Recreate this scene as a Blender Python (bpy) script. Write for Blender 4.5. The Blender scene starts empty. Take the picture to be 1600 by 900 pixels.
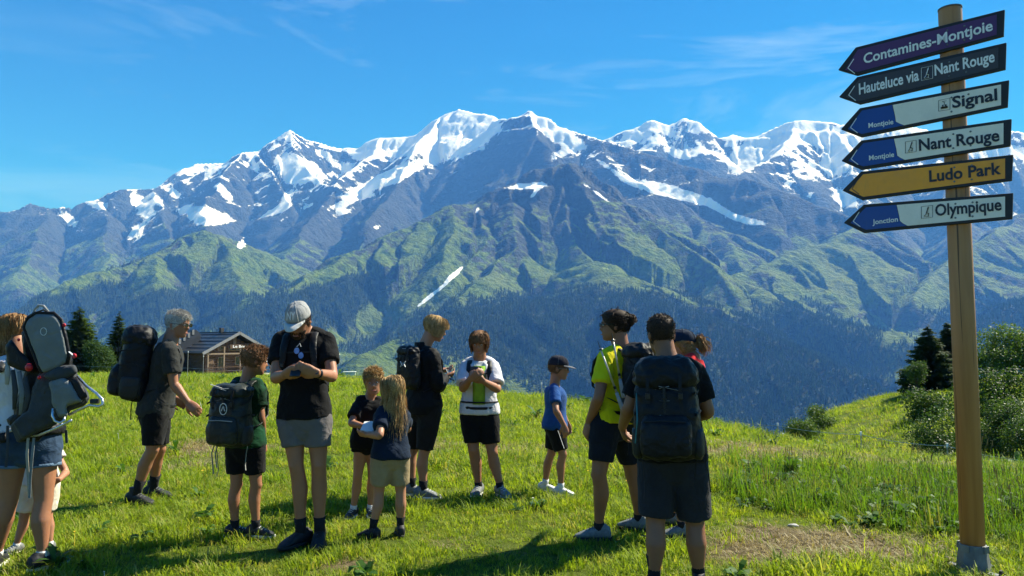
import bpy, bmesh, math, random
import numpy as np
from mathutils import Vector, Matrix, Quaternion, noise as mnoise

# ------------------------------------------------------------------ camera, sky, sun, exposure
S = bpy.context.scene
COL = S.collection
FPX, PITCH, EYE = 1156.0, math.radians(4.0), 1.55
cam_d = bpy.data.cameras.new('camera'); cam = bpy.data.objects.new('camera', cam_d); COL.objects.link(cam)
cam_d.sensor_width = 36.0; cam_d.lens = 36.0 * FPX / 1600.0
cam_d.clip_start = 0.05; cam_d.clip_end = 60000.0
cam.location = (0, 0, EYE); cam.rotation_euler = (math.radians(90) + PITCH, 0, 0)
S.camera = cam

SUN_EL, SUN_AZ = math.radians(45.0), math.radians(30.0)      # azimuth counted from +X towards +Y
SUN_DIR = Vector((math.cos(SUN_EL) * math.cos(SUN_AZ), math.cos(SUN_EL) * math.sin(SUN_AZ), math.sin(SUN_EL)))
W = bpy.data.worlds.new('World'); S.world = W; W.use_nodes = True
nt = W.node_tree; nt.nodes.clear()
def wn(t, **k):
    n = nt.nodes.new(t)
    for a, b in k.items(): setattr(n, a, b)
    return n
sky = wn('ShaderNodeTexSky', sky_type='NISHITA', sun_disc=False)
sky.sun_elevation = SUN_EL; sky.sun_rotation = math.radians(90) - SUN_AZ
sky.altitude = 1900; sky.air_density = 1.0; sky.dust_density = 0.15; sky.ozone_density = 3.6
hs = wn('ShaderNodeHueSaturation'); hs.inputs['Saturation'].default_value = 1.5; hs.inputs['Hue'].default_value = 0.504
bg = wn('ShaderNodeBackground'); bg.inputs['Strength'].default_value = 0.074
out = wn('ShaderNodeOutputWorld')
# thin cirrus: streaky noise in direction space, the same all round the sky
tc = wn('ShaderNodeTexCoord'); mp = wn('ShaderNodeMapping'); mp.inputs['Scale'].default_value = (1.5, 1.5, 8.0); mp.inputs['Rotation'].default_value = (0.0, 0.12, 0.0)
n1 = wn('ShaderNodeTexNoise'); n1.inputs['Scale'].default_value = 1.7; n1.inputs['Detail'].default_value = 9; n1.inputs['Roughness'].default_value = 0.62; n1.inputs['Distortion'].default_value = 0.7
n2 = wn('ShaderNodeTexNoise'); n2.inputs['Scale'].default_value = 1.3; n2.inputs['Detail'].default_value = 3
r1 = wn('ShaderNodeMapRange'); r1.inputs['From Min'].default_value = 0.50; r1.inputs['From Max'].default_value = 0.80
r2 = wn('ShaderNodeMapRange'); r2.inputs['From Min'].default_value = 0.45; r2.inputs['From Max'].default_value = 0.65
mu = wn('ShaderNodeMath', operation='MULTIPLY'); mu2 = wn('ShaderNodeMath', operation='MULTIPLY'); mu2.inputs[1].default_value = 0.38
mx = wn('ShaderNodeMix', data_type='RGBA'); mx.inputs['B'].default_value = (6.5, 8.0, 9.6, 1)
L = nt.links.new
L(tc.outputs['Generated'], mp.inputs['Vector']); L(mp.outputs['Vector'], n1.inputs['Vector']); L(tc.outputs['Generated'], n2.inputs['Vector'])
L(n1.outputs['Fac'], r1.inputs['Value']); L(n2.outputs['Fac'], r2.inputs['Value'])
L(r1.outputs['Result'], mu.inputs[0]); L(r2.outputs['Result'], mu.inputs[1]); L(mu.outputs[0], mu2.inputs[0])
L(sky.outputs[0], hs.inputs['Color']); L(hs.outputs[0], mx.inputs['A']); L(mu2.outputs[0], mx.inputs['Factor'])
L(mx.outputs['Result'], bg.inputs['Color']); L(bg.outputs[0], out.inputs['Surface'])

sun_d = bpy.data.lights.new('sun', 'SUN'); sun_d.energy = 5.0; sun_d.angle = math.radians(0.53); sun_d.color = (0.93, 0.965, 1.0)
sun = bpy.data.objects.new('sun', sun_d); COL.objects.link(sun)
sun.rotation_euler = SUN_DIR.to_track_quat('Z', 'Y').to_euler()

vs = S.view_settings
S.display_settings.display_device = 'sRGB'; vs.view_transform = 'Standard'; vs.look = 'None'; vs.exposure = 1.2; vs.gamma = 1.0; vs.use_curve_mapping = False
S.render.engine = 'CYCLES'
cy = S.cycles
cy.use_denoising = True; cy.max_bounces = 6; cy.diffuse_bounces = 3; cy.glossy_bounces = 3; cy.transmission_bounces = 3
cy.volume_bounces = 0; cy.transparent_max_bounces = 8; cy.use_adaptive_sampling = True; cy.adaptive_threshold = 0.012
cy.caustics_reflective = False; cy.caustics_refractive = False; cy.sample_clamp_indirect = 6.0

# ------------------------------------------------------------------ helpers
CP, SP = math.cos(PITCH), math.sin(PITCH)
def at(px, py, Y):
    """world point at forward distance Y (metres) seen at photo pixel px, py"""
    a = (px - 800.0) / FPX; b = (450.0 - py) / FPX
    dy = CP - b * SP; dz = SP + b * CP
    t = Y / dy
    return Vector((a * t, Y, EYE + dz * t))
def project(x, y, z):
    zc = y * CP + (z - EYE) * SP; yc = -y * SP + (z - EYE) * CP
    return 800 + FPX * x / zc, 450 - FPX * yc / zc

_rng = np.random.RandomState(7)
_perm = _rng.permutation(256); _perm = np.concatenate([_perm, _perm, _perm])
_ang = np.arange(256) * (2 * np.pi / 256.0); _gx, _gy = np.cos(_ang).astype(np.float32), np.sin(_ang).astype(np.float32); _perm = _perm.astype(np.int32)
def pn(x, y, seed=0):
    x = np.asarray(x, float) + seed * 17.31; y = np.asarray(y, float) - seed * 9.77
    fx_ = np.floor(x); fy_ = np.floor(y); xf = (x - fx_).astype(np.float32); yf = (y - fy_).astype(np.float32); xi = fx_.astype(np.int32); yi = fy_.astype(np.int32)
    u = xf * xf * xf * (xf * (xf * 6 - 15) + 10); v = yf * yf * yf * (yf * (yf * 6 - 15) + 10)
    xi &= 255; yi &= 255
    def g(a, b, fx, fy):
        h = _perm[_perm[(xi + a) & 255] + ((yi + b) & 255)]
        return _gx[h] * fx + _gy[h] * fy
    n00 = g(0, 0, xf, yf); n10 = g(1, 0, xf - 1, yf); n01 = g(0, 1, xf, yf - 1); n11 = g(1, 1, xf - 1, yf - 1)
    a = n00 + u * (n10 - n00); b = n01 + u * (n11 - n01)
    return (a + v * (b - a)) * 1.5
def fbm(x, y, octv=5, seed=0, gain=0.5, lac=2.03):
    s = 0; a = 1.0; t = 0
    for i in range(octv):
        s = s + a * pn(x, y, seed + i * 3); t += a; a *= gain; x = x * lac; y = y * lac
    return s / t
def ridged(x, y, octv=5, seed=0, gain=0.5, lac=2.07):
    s = 0; a = 1.0; t = 0
    for i in range(octv):
        s = s + a * (1 - 2 * np.abs(pn(x, y, seed + i * 3))); t += a; a *= gain; x = x * lac; y = y * lac
    return s / t
def smooth(a, b, x):
    t = np.clip((np.asarray(x, float) - a) / (b - a), 0, 1); return t * t * (3 - 2 * t)

# -- materials
MATS = {}
class NT:
    """small wrapper to write node graphs"""
    def __init__(self, name):
        self.m = bpy.data.materials.new(name); self.m.use_nodes = True
        self.t = self.m.node_tree; self.t.nodes.clear()
        self.out = self.t.nodes.new('ShaderNodeOutputMaterial')
        self.b = self.t.nodes.new('ShaderNodeBsdfPrincipled'); self.t.links.new(self.b.outputs[0], self.out.inputs[0])
    def n(self, t, inp=None, **k):
        x = self.t.nodes.new(t)
        for a, b in k.items(): setattr(x, a, b)
        for a, b in (inp or {}).items(): self.set(x.inputs[a], b)
        return x
    def set(self, sock, v):
        if isinstance(v, bpy.types.NodeSocket): self.t.links.new(v, sock)
        elif isinstance(v, bpy.types.Node): self.t.links.new(v.outputs[0], sock)
        else:
            if isinstance(v, (tuple, list)) and len(v) == 3 and len(sock.default_value) == 4: v = (*v, 1)
            sock.default_value = v
    def noise(self, scale, detail=4, rough=0.55, vec=None, dist=0.0):
        x = self.n('ShaderNodeTexNoise', {'Scale': scale, 'Detail': detail, 'Roughness': rough, 'Distortion': dist})
        if vec is not None: self.set(x.inputs['Vector'], vec)
        return x.outputs['Fac']
    def ramp(self, v, a, b, lo=0.0, hi=1.0):
        x = self.n('ShaderNodeMapRange', {'Value': v, 'From Min': a, 'From Max': b, 'To Min': lo, 'To Max': hi}); return x.outputs[0]
    def mix(self, f, a, b, mode='MIX'):
        x = self.n('ShaderNodeMix', data_type='RGBA', blend_type=mode)
        self.set(x.inputs['Factor'], f); self.set(x.inputs['A'], a); self.set(x.inputs['B'], b); return x.outputs['Result']
    def math(self, op, a, b=0.0):
        x = self.n('ShaderNodeMath', operation=op); self.set(x.inputs[0], a); self.set(x.inputs[1], b); return x.outputs[0]
    def bump(self, h, dist=0.01, strength=0.5, norm=None):
        x = self.n('ShaderNodeBump', {'Height': h, 'Distance': dist, 'Strength': strength})
        if norm is not None: self.set(x.inputs['Normal'], norm)
        return x.outputs[0]
    def attr(self, name): return self.n('ShaderNodeAttribute', attribute_name=name)
    def pos(self): return self.n('ShaderNodeNewGeometry').outputs['Position']
    def obj(self): return self.n('ShaderNodeTexCoord').outputs['Object']
    def P(self, **k):
        for a, b in k.items(): self.set(self.b.inputs[a.replace('_', ' ')], b)
        return self.m

def stuff_mat(name, col, rough=0.8, var=0.25, scale=12.0, bump=0.0, bscale=60.0, metal=0.0, spec=0.35, hue=None, bdist=0.004):
    """plain material with tonal variation and fine relief"""
    if name in MATS: return MATS[name]
    w = NT(name); p = w.obj()
    nz = w.noise(scale, 5, 0.6, p)
    lo = tuple(c * (1 - var) for c in col); hi = tuple(min(1, c * (1 + var)) for c in (hue or col))
    c = w.mix(w.ramp(nz, 0.3, 0.7), lo, hi)
    w.P(Base_Color=c, Roughness=w.ramp(w.noise(scale * 2.3, 3, 0.5, p), 0.2, 0.8, max(0, rough - 0.1), min(1, rough + 0.1)), Metallic=metal)
    w.b.inputs['Specular IOR Level'].default_value = spec
    if bump > 0: w.P(Normal=w.bump(w.noise(bscale, 4, 0.6, p), bdist, bump))
    MATS[name] = w.m; return w.m
def fabric(name, col, rough=0.9, var=0.18, sheen=0.25, bump=0.5, bscale=420.0, wr=9.0):
    if name in MATS: return MATS[name]
    w = NT(name); p = w.obj()
    nz = w.noise(7.0, 4, 0.6, p)
    c = w.mix(w.ramp(nz, 0.3, 0.7), tuple(x * (1 - var) for x in col), tuple(min(1, x * (1 + var)) for x in col))
    w.P(Base_Color=c, Roughness=rough)
    w.b.inputs['Specular IOR Level'].default_value = 0.12 if rough > 0.6 else 0.22
    w.b.inputs['Sheen Weight'].default_value = sheen * 0.2; w.b.inputs['Sheen Roughness'].default_value = 0.5
    b1 = w.bump(w.noise(wr, 3, 0.5, p, 1.4), 0.03, 0.5)
    w.P(Normal=w.bump(w.noise(bscale, 2, 0.5, p), 0.001, bump, b1))
    MATS[name] = w.m; return w.m

# -- objects
def link(name, me, mat=None, parent=None, loc=None, smooth_=False):
    o = bpy.data.objects.new(name, me); COL.objects.link(o)
    if mat is not None:
        for m_ in (mat if isinstance(mat, (list, tuple)) else [mat]): me.materials.append(m_)
    if parent is not None: o.parent = parent
    if loc is not None: o.location = loc
    if smooth_ and me is not None and len(me.polygons): me.polygons.foreach_set('use_smooth', [True] * len(me.polygons))
    return o
def empty(name, loc=(0, 0, 0), rotz=0.0):
    o = bpy.data.objects.new(name, None); COL.objects.link(o); o.location = loc; o.rotation_euler = (0, 0, rotz); o.empty_display_size = 0.1
    return o
def tag(o, label=None, cat=None, group=None, kind=None):
    if label: o['label'] = label
    if cat: o['category'] = cat
    if group: o['group'] = group
    if kind: o['kind'] = kind
    return o
class MB:
    """collects verts and faces for ONE mesh"""
    def __init__(self): self.v = []; self.f = []; self.mi = []
    def add(self, vs, fs, mi=0):
        k = len(self.v); self.v.extend([tuple(a) for a in vs]); self.f.extend([tuple(i + k for i in f) for f in fs]); self.mi.extend([mi] * len(fs)); return self
    def box(self, c, s, rot=None, mi=0, taper=1.0):
        c = Vector(c); hx, hy, hz = s[0] / 2, s[1] / 2, s[2] / 2
        P = []
        for z in (-1, 1):
            k = taper if z > 0 else 1.0
            for x, y in ((-1, -1), (1, -1), (1, 1), (-1, 1)):
                p = Vector((x * hx * k, y * hy * k, z * hz))
                if rot is not None: p = rot @ p
                P.append(c + p)
        return self.add(P, [(3, 2, 1, 0), (4, 5, 6, 7), (0, 1, 5, 4), (1, 2, 6, 5), (2, 3, 7, 6), (3, 0, 4, 7)], mi)
    def tube(self, pts, rad, n=8, mi=0, cap=True, flat=None, up=None):
        """swept tube through pts; rad number or list; flat=(a,b) squashes the section into a strap"""
        pts = [Vector(p) for p in pts]; m = len(pts)
        rad = [rad] * m if not hasattr(rad, '__len__') else list(rad)
        ref = Vector(up) if up is not None else None
        V = []; F = []; prev = None
        for i, p in enumerate(pts):
            t = (pts[min(i + 1, m - 1)] - pts[max(i - 1, 0)]); t = t.normalized() if t.length > 1e-9 else Vector((0, 0, 1))
            if ref is not None: a = ref - t * ref.dot(t)
            elif prev is not None: a = prev - t * prev.dot(t)
            else: a = Vector((0, 0, 1)).cross(t) if abs(t.z) < 0.95 else Vector((1, 0, 0)).cross(t)
            if a.length < 1e-6: a = t.orthogonal()
            a.normalize(); prev = a; b = t.cross(a)
            fa, fb = flat if flat else (1, 1)
            for j in range(n):
                q = 2 * math.pi * (j + 0.5) / n
                V.append(p + a * (math.cos(q) * rad[i] * fa) + b * (math.sin(q) * rad[i] * fb))
        for i in range(m - 1):
            for j in range(n):
                F.append((i * n + j, i * n + (j + 1) % n, (i + 1) * n + (j + 1) % n, (i + 1) * n + j))
        if cap: F.append(tuple(range(n - 1, -1, -1))); F.append(tuple((m - 1) * n + j for j in range(n)))
        return self.add(V, F, mi)
    def strip(self, pts, rad, side, mi=0):
        """thin ribbon (one hair lock)"""
        V = []; s = Vector(side)
        for p, r in zip(pts, rad): V += [Vector(p) - s * r, Vector(p) + s * r]
        return self.add(V, [(2 * i, 2 * i + 1, 2 * i + 3, 2 * i + 2) for i in range(len(pts) - 1)], mi)
    def rings(self, rings, cap=True, mi=0):
        """loft through rings of equal count"""
        n = len(rings[0]); V = [p for r in rings for p in r]; F = []
        for i in range(len(rings) - 1):
            for j in range(n):
                F.append((i * n + j, i * n + (j + 1) % n, (i + 1) * n + (j + 1) % n, (i + 1) * n + j))
        if cap: F.append(tuple(range(n - 1, -1, -1))); F.append(tuple((len(rings) - 1) * n + j for j in range(n)))
        return self.add(V, F, mi)
    def prism(self, poly, d, mi=0):
        """extrude a planar polygon (list of Vectors) by vector d"""
        n = len(poly); poly = [Vector(p) for p in poly]; d = Vector(d)
        return self.add(poly + [p + d for p in poly], [tuple(range(n - 1, -1, -1)), tuple(range(n, 2 * n))] + [(i, (i + 1) % n, n + (i + 1) % n, n + i) for i in range(n)], mi)
    def mesh(self, name):
        me = bpy.data.meshes.new(name); me.from_pydata(self.v, [], self.f)
        if any(self.mi): me.polygons.foreach_set('material_index', self.mi)
        me.update(); return me
    def build(self, name, mat, parent=None, loc=None, smooth_=False, bevel=0.0, label=None):
        me = self.mesh(name)
        bm = bmesh.new(); bm.from_mesh(me); bmesh.ops.recalc_face_normals(bm, faces=bm.faces[:]); 
        if bevel > 0:
            ed = [e for e in bm.edges if len(e.link_faces) == 2 and e.calc_face_angle(0) > 0.6]
            bmesh.ops.bevel(bm, geom=ed, offset=bevel, segments=2, profile=0.5, affect='EDGES', clamp_overlap=True)
        bm.to_mesh(me); bm.free()
        o = link(name, me, mat, parent, loc, smooth_)
        if label: o['label'] = label
        return o
def copy_tree(o, parent=None):
    c = o.copy(); COL.objects.link(c); c.parent = parent
    for ch in [x for x in bpy.data.objects if x.parent == o]: copy_tree(ch, c)
    return c
def dg_mesh(o, name):
    """mesh of o with its modifiers applied"""
    dg = bpy.context.evaluated_depsgraph_get()
    return bpy.data.meshes.new_from_object(o.evaluated_get(dg), depsgraph=dg)
# ------------------------------------------------------------------ mountains (one terrain sheet on a polar grid)
RIDGES = [  # (slope, concavity m, [(px, py, km) ...], gully strength)
 # far left skyline
 (1.08, 2600, [(-330,360,7.2),(-160,345,7.6),(-60,335,8.0),(0,327,8.2),(40,317,8.3),(72,323,8.4),(112,326,8.5),(150,309,8.7),(188,297,8.8),(235,294,9.0),(270,286,9.2),(292,279,9.3)], 1.0),
 # snow shoulder behind
 (1.10, 2600, [(268,284,10.6),(286,262,10.8),(305,256,11.0),(352,254,11.2),(378,248,11.3)], 0.5),
 # big peak and crest to the snow dome
 (1.20, 2200, [(292,279,9.3),(330,262,9.5),(360,248,9.6),(380,238,9.7),(402,237,9.8),(430,218,10.0),(456,203,10.1),(482,219,10.2),(500,222,10.3),(532,229,10.4),(560,231,10.4),(598,214,10.4),(640,211,10.3),(668,197,10.2),(692,180,10.1),(716,171,10.0),(742,178,9.9),(768,182,9.8),(782,195,9.6)], 0.8),
 # dark central peak and its long shoulder to the right
 (1.12, 2400, [(770,190,9.4),(800,181,8.9),(824,173,8.7),(850,185,8.6),(880,198,8.5),(912,211,8.4),(940,218,8.2),(985,232,8.0),(1060,256,7.7),(1128,275,7.4),(1190,285,7.1),(1250,311,6.8),(1292,327,6.6),(1345,349,6.3),(1420,385,6.0)], 0.7),
 # far right snow skyline
 (1.15, 2400, [(930,222,10.8),(955,214,10.8),(985,201,10.8),(1014,189,10.8),(1040,197,10.8),(1060,185,10.8),(1085,190,10.7),(1120,215,10.6),(1145,210,10.6),(1168,213,10.5),(1202,206,10.5),(1240,189,10.4),(1265,190,10.4),(1300,193,10.3),(1345,200,10.3),(1400,196,10.2),(1460,205,10.1),(1530,210,10.0),(1575,205,9.9),(1640,215,9.8),(1760,235,9.6),(1900,250,9.4)], 0.8),
 # left spur fans under the skyline
 (1.00, 2200, [(72,323,8.4),(60,360,7.4),(40,405,6.6),(20,450,5.8)], 1.0),
 (1.08, 2200, [(150,309,8.7),(168,350,7.7),(175,395,6.9),(160,440,6.1)], 1.0),
 (1.08, 2200, [(235,294,9.0),(250,335,7.9),(270,380,7.2)], 1.0),
 (1.12, 2200, [(380,238,9.7),(360,270,9.0),(335,305,8.3),(318,335,7.7),(322,358,6.7)], 0.8),
 (1.15, 2200, [(402,237,9.8),(430,285,9.0),(450,320,8.4)], 0.7),
 (1.12, 2200, [(456,203,10.1),(470,250,9.5),(505,285,8.8),(540,300,8.2)], 0.7),
 (1.08, 2200, [(598,214,10.4),(560,255,9.5),(530,285,8.7),(500,330,7.7),(470,370,6.9)], 0.8),
 (1.12, 2000, [(692,180,10.1),(662,215,9.4),(640,250,8.8),(625,280,8.2),(600,318,7.4),(575,350,6.8)], 0.8),
 # left green spur
 (0.92, 1800, [(-60,520,3.4),(60,472,3.9),(112,440,4.2),(150,426,4.4),(200,414,4.6),(240,395,4.8),(282,371,5.0),(322,358,5.1),(352,366,5.2),(395,384,5.4),(430,400,5.6)], 1.0),
 (0.92, 1600, [(352,366,5.2),(372,412,4.7),(392,445,4.3),(400,475,3.9)], 1.0),
 (0.92, 1600, [(240,395,4.8),(255,432,4.3),(250,470,3.9)], 1.0),
 (0.92, 1600, [(470,370,6.9),(440,400,6.2),(425,425,5.6)], 1.0),
 # front dark forested spur rising to the right, then the jagged green spur
 (0.92, 1500, [(180,590,2.7),(260,552,3.0),(338,508,3.4),(400,480,3.7),(440,456,3.9),(480,432,4.2),(520,421,4.4),(560,394,4.7),(600,371,4.9),(650,345,5.1),(700,320,5.3),(742,318,5.5),(792,290,5.7),(840,268,5.85),(876,254,5.9)], 0.9),
 (1.00, 1500, [(700,320,5.3),(712,360,4.9),(700,400,4.5)], 1.0),
 (0.98, 1500, [(742,318,5.5),(760,370,5.0),(742,410,4.6)], 1.0),
 # pyramid
 (1.12, 1900, [(876,254,5.9),(905,272,5.8),(932,298,5.6),(985,326,5.4),(1040,370,5.1),(1085,398,4.9),(1120,430,4.6)], 0.8),
 (1.10, 1700, [(876,254,5.9),(866,300,5.5),(880,340,5.2),(900,380,4.9),(930,410,4.6)], 0.8),
 (0.92, 1500, [(792,290,5.7),(790,340,5.2),(800,385,4.8),(770,430,4.4),(720,470,3.9)], 0.9),
 (0.62, 1500, [(930,410,4.6),(960,425,4.4),(1000,440,4.2),(985,461,3.8)], 0.8),
 (1.12, 1900, [(824,173,8.7),(838,215,8.0),(862,236,7.5)], 0.8),
 # ramps right of the pyramid
 (0.92, 1600, [(940,218,8.2),(985,285,7.3),(1060,315,7.0),(1110,350,6.6),(1150,385,6.2),(1170,420,5.7),(1180,445,5.2)], 0.9),
 # forested hump in front, falling to the right
 (0.60, 1500, [(560,560,2.7),(640,525,3.0),(720,492,3.4),(800,476,3.7),(880,470,3.8),(985,461,3.9),(1050,474,3.8),(1120,500,3.6),(1200,533,3.4),(1300,572,3.2),(1400,612,3.0),(1500,650,2.8),(1650,720,2.5)], 0.6),
 # right bowl and spurs
 (0.78, 1600, [(1150,430,5.2),(1200,412,5.4),(1250,392,5.7),(1300,376,5.9),(1345,349,6.3)], 0.9),
 (0.98, 1600, [(1420,470,5.0),(1440,440,5.3),(1490,405,5.7),(1545,370,6.1),(1600,335,6.6),(1680,300,7.2),(1760,262,8.2),(1800,240,9.5)], 1.0),
 (1.08, 1800, [(1240,189,10.4),(1225,230,9.6),(1180,262,9.0),(1140,275,8.6)], 0.7),
 (1.08, 1800, [(1300,193,10.3),(1330,250,9.4),(1350,300,8.6),(1370,340,8.0)], 0.7),
 (1.08, 1800, [(1460,205,10.1),(1470,260,9.2),(1480,320,8.2),(1500,370,7.2)], 0.7),
 (0.78, 1500, [(1150,430,5.2),(1220,470,4.6),(1300,500,4.2),(1400,520,4.0),(1500,540,3.8)], 1.0),
 (0.92, 1500, [(1700,430,4.6),(1600,470,4.4),(1520,500,4.2)], 1.0),
]
def build_terrain():
    NC = 960
    c = np.linspace(-0.90, 0.90, NC)
    Y = np.concatenate([np.geomspace(260, 1500, 36)[:-1], np.geomspace(1500, 3000, 110)[:-1], np.geomspace(3000, 11400, 540), np.geomspace(11500, 15000, 12)])
    C, YY = np.meshgrid(c, Y); X = C * YY
    shape = X.shape; X = X.ravel(); Yv = YY.ravel()
    # warp the plan so ridges do not run dead straight
    wx = X + 130 * fbm(X / 900, Yv / 900, 4, 11); wy = Yv + 130 * fbm(X / 900, Yv / 900, 4, 23)
    f4 = np.float32; wx = wx.astype(f4); wy = wy.astype(f4)
    H = np.full(X.shape, -5000.0, f4); G = np.zeros(X.shape, f4); Dm = np.zeros(X.shape, f4); ST = np.zeros(X.shape, f4); E_ = [np.exp(f4(0))]
    for ri, (sl, D, pts, gs) in enumerate(RIDGES):
        P = np.array([at(a, b, k * 1000.0)[:] for a, b, k in pts], f4)
        acc = 0.0
        for i in range(len(P) - 1):
            a, b = P[i], P[i + 1]; ex, ey = b[0] - a[0], b[1] - a[1]; l2 = ex * ex + ey * ey; ll = f4(math.sqrt(l2))
            t = np.clip(((wx - a[0]) * ex + (wy - a[1]) * ey) / l2, f4(0), f4(1))
            dx = wx - (a[0] + t * ex); dy = wy - (a[1] + t * ey); d = np.sqrt(dx * dx + dy * dy)
            h0 = a[2] + t * (b[2] - a[2]) - f4(sl * 0.92) * d
            k = np.nonzero(h0 + f4(sl * .28 * D * .35 * .37) > H)[0]
            if not len(k): acc += ll; continue
            dk = d[k]; h = h0[k] - f4(sl * 0.28) * dk * np.exp(-dk / f4(D * 0.35)); m = h > H[k]; k = k[m]
            H[k] = h[m]; Dm[k] = dk[m]; G[k] = gs
            side = np.sign(ex * dy[k] - ey * dx[k])
            ST[k] = (acc + t[k] * ll) + ri * 3777.0 + side * 911.0
            acc += ll
    # gullies that run down from the crest, at three widths
    env = 1 - np.exp(-Dm / 260.0)
    gu = 0
    for lam, amp in ((760.0, 210.0), (320.0, 115.0), (130.0, 50.0)):
        gu = gu + amp * (1 - 2 * np.abs(pn(ST / lam + 0.25 * pn(X / 500, Yv / 500, 5), Dm / (lam * 5.0), int(lam)))) * (1 - np.exp(-Dm / (lam * 0.8)))
    H = H + gu * G * 0.9 - 40 * env
    low = smooth(-500, 300, H)
    H = H + (0.35 + 0.65 * low) * env * (70 * ridged(X / 700, Yv / 700, 6, 3) + 22 * ridged(X / 150, Yv / 150, 4, 31))
    H = H + 7 * ridged(X / 60, Yv / 60, 3, 47) * np.clip(low + 0.3, 0, 1) + 16 * fbm(X / 180, Yv / 180, 4, 60) * np.clip(1 - env, 0, 1) * G
    terr = 26 * np.sin(H / 34.0 + 3.0 * fbm(X / 600, Yv / 600, 3, 81)) * smooth(300, 1200, H) * smooth(-.2, .4, fbm(X / 900, Yv / 900, 3, 83)); H = H + terr
    H = np.maximum(H, -620 + 60 * fbm(X / 700, Yv / 700, 4, 77))
    H = np.where(Yv < 1400, np.minimum(H, -60 - Yv * 0.22), H)
    H = np.where(Yv > 11500, np.maximum(H - (Yv - 11500) * 0.5, -690), H); H = np.maximum(H, -740)
    return X.reshape(shape), Yv.reshape(shape), H.reshape(shape), ST.reshape(shape), Dm.reshape(shape)
TX, TY, TZ, TST, TDM = build_terrain()
TPX, TPY = project(TX, TY, TZ)
def blobs(lst, soft=0.5):
    """cover map: elongated patches (px, py, half length, half width, angle deg, weight) put down where the photo shows them"""
    r = np.zeros(TX.shape)
    for (a, b, l, w, ang, wt) in lst:
        q = math.radians(ang); dx = TPX - a; dy = TPY - b
        u = (dx * math.cos(q) + dy * math.sin(q)) / l; v = (-dx * math.sin(q) + dy * math.cos(q)) / w
        r = r + wt * np.exp(-(u * u + v * v) * 1.4)
    return r
gz_y, gz_x = np.gradient(TZ); gy_y, _ = np.gradient(TY); _, gx_x = np.gradient(TX)
sx = gz_x / np.maximum(gx_x, 1e-3); sy = gz_y / np.maximum(gy_y, 1e-3); SLOPE = np.sqrt(sx * sx + sy * sy)
SNOW = [(455,225,30,12,20,.3),(470,262,44,16,25,1.1),(395,255,40,9,60,.5),(455,275,36,16,15,.6),(450,310,22,10,-60,.6),(540,262,30,10,15,.5),(590,232,50,16,-12,1.2),
 (715,202,62,34,-20,2.6),(690,232,20,10,-60,.6),(650,225,30,10,-45,.6),(630,270,46,9,-22,.6),(600,285,46,8,-18,.55),(565,305,40,7,0,.5),(505,240,20,8,20,.6),
 (320,335,46,14,10,.85),(222,320,36,14,50,.7),(215,362,22,14,-50,.6),(160,322,30,7,10,.55),(110,345,30,12,40,.5),(245,312,18,8,40,.5),(300,262,30,12,-10,.7),(330,268,20,8,-50,.5),
 (378,380,6,12,20,.6),(330,345,24,8,0,.5),(540,330,34,6,-20,.45),(440,345,24,5,-25,.4),(475,325,26,5,-20,.4),(590,355,8,5,0,.4),
 (862,202,40,13,35,1.2),(895,222,34,10,20,.6),(880,238,30,9,-25,.5),(825,290,32,6,-5,.7),(835,302,16,4,-50,.5),(955,265,40,4,35,.6),(1020,292,44,8,12,1.2),(1075,307,50,8,15,1.1),(1130,330,44,6,25,.7),(1170,345,30,5,10,.6),(930,300,30,4,35,.5),(745,330,4,10,20,.4),(702,436,14,3.6,-46,.85),(682,455,20,2.6,-37,.8),(664,470,14,2.2,-34,.7),(716,424,10,3,-52,.7),(538,318,30,7,-20,.7),(610,272,40,9,-24,.7),(575,290,34,7,-10,.6),(430,330,30,6,-20,.6),(350,300,30,9,40,.6),(270,300,26,8,30,.6),
 (1000,205,34,14,-30,1.5),(1045,205,22,9,25,.8),(1060,240,26,8,20,.9),(1085,200,22,12,40,.6),(1180,238,50,20,-25,1.4),(1240,207,46,18,-25,1.5),(1300,214,54,18,5,1.4),(1268,262,7,20,0,.6),(1232,287,9,5,0,.6),(1310,250,34,24,-40,1.0),(1320,310,26,16,30,.9),(1265,305,10,8,0,.5),(1550,235,60,14,0,.8),(1400,225,60,20,0,.7),(1480,220,60,20,0,.7),(1140,225,20,6,-20,.5),(1360,280,30,14,20,.5)]
NOSNOW = [(820,240,60,40,10,1.2),(760,260,50,40,0,.9),(690,280,45,25,0,.5),(1100,265,120,14,14,1.4),(640,300,40,20,0,.4),(900,300,60,40,0,.5),(430,245,14,20,-30,.3),(250,275,40,8,-15,.5),(560,330,60,25,0,.35),(1210,255,40,8,-30,.3),(950,232,40,8,14,.8)]
GREEN = [(400,410,60,40,30,.7),(240,420,90,35,-10,.45),(680,400,40,60,-60,.8),(560,410,60,26,-15,.4),(680,360,40,30,0,.5),(620,490,120,16,-25,.7),(1020,400,60,24,35,.8),(990,430,60,20,0,.8),(1060,345,60,14,30,.4),(1300,420,80,44,30,1.2),(1240,395,60,14,-20,.6),(1480,420,60,30,-30,.6),(870,430,60,20,0,.4),(1540,380,60,30,-40,.5),(740,460,60,30,-30,.5),(100,430,60,40,0,.3)]
STREAK = ridged(TST / 95.0, TDM / 700.0, 3, 97)
SN_nat = (TZ - 1520) / 1500.0 * 0.66 - 0.62 * smooth(0.75, 1.5, SLOPE) - blobs(NOSNOW) * 0.6 + 0.25 * fbm(TX / 420, TY / 420, 4, 91) + 0.46 * STREAK
SN_blob = blobs(SNOW) * 1.65 - 0.25 * smooth(0.8, 1.6, SLOPE) + 0.30 * fbm(TX / 160, TY / 160, 4, 93) + 0.22 * STREAK - 0.10
SN = np.maximum(SN_nat - 0.6 * smooth(1450, 950, TZ), SN_blob)
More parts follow.
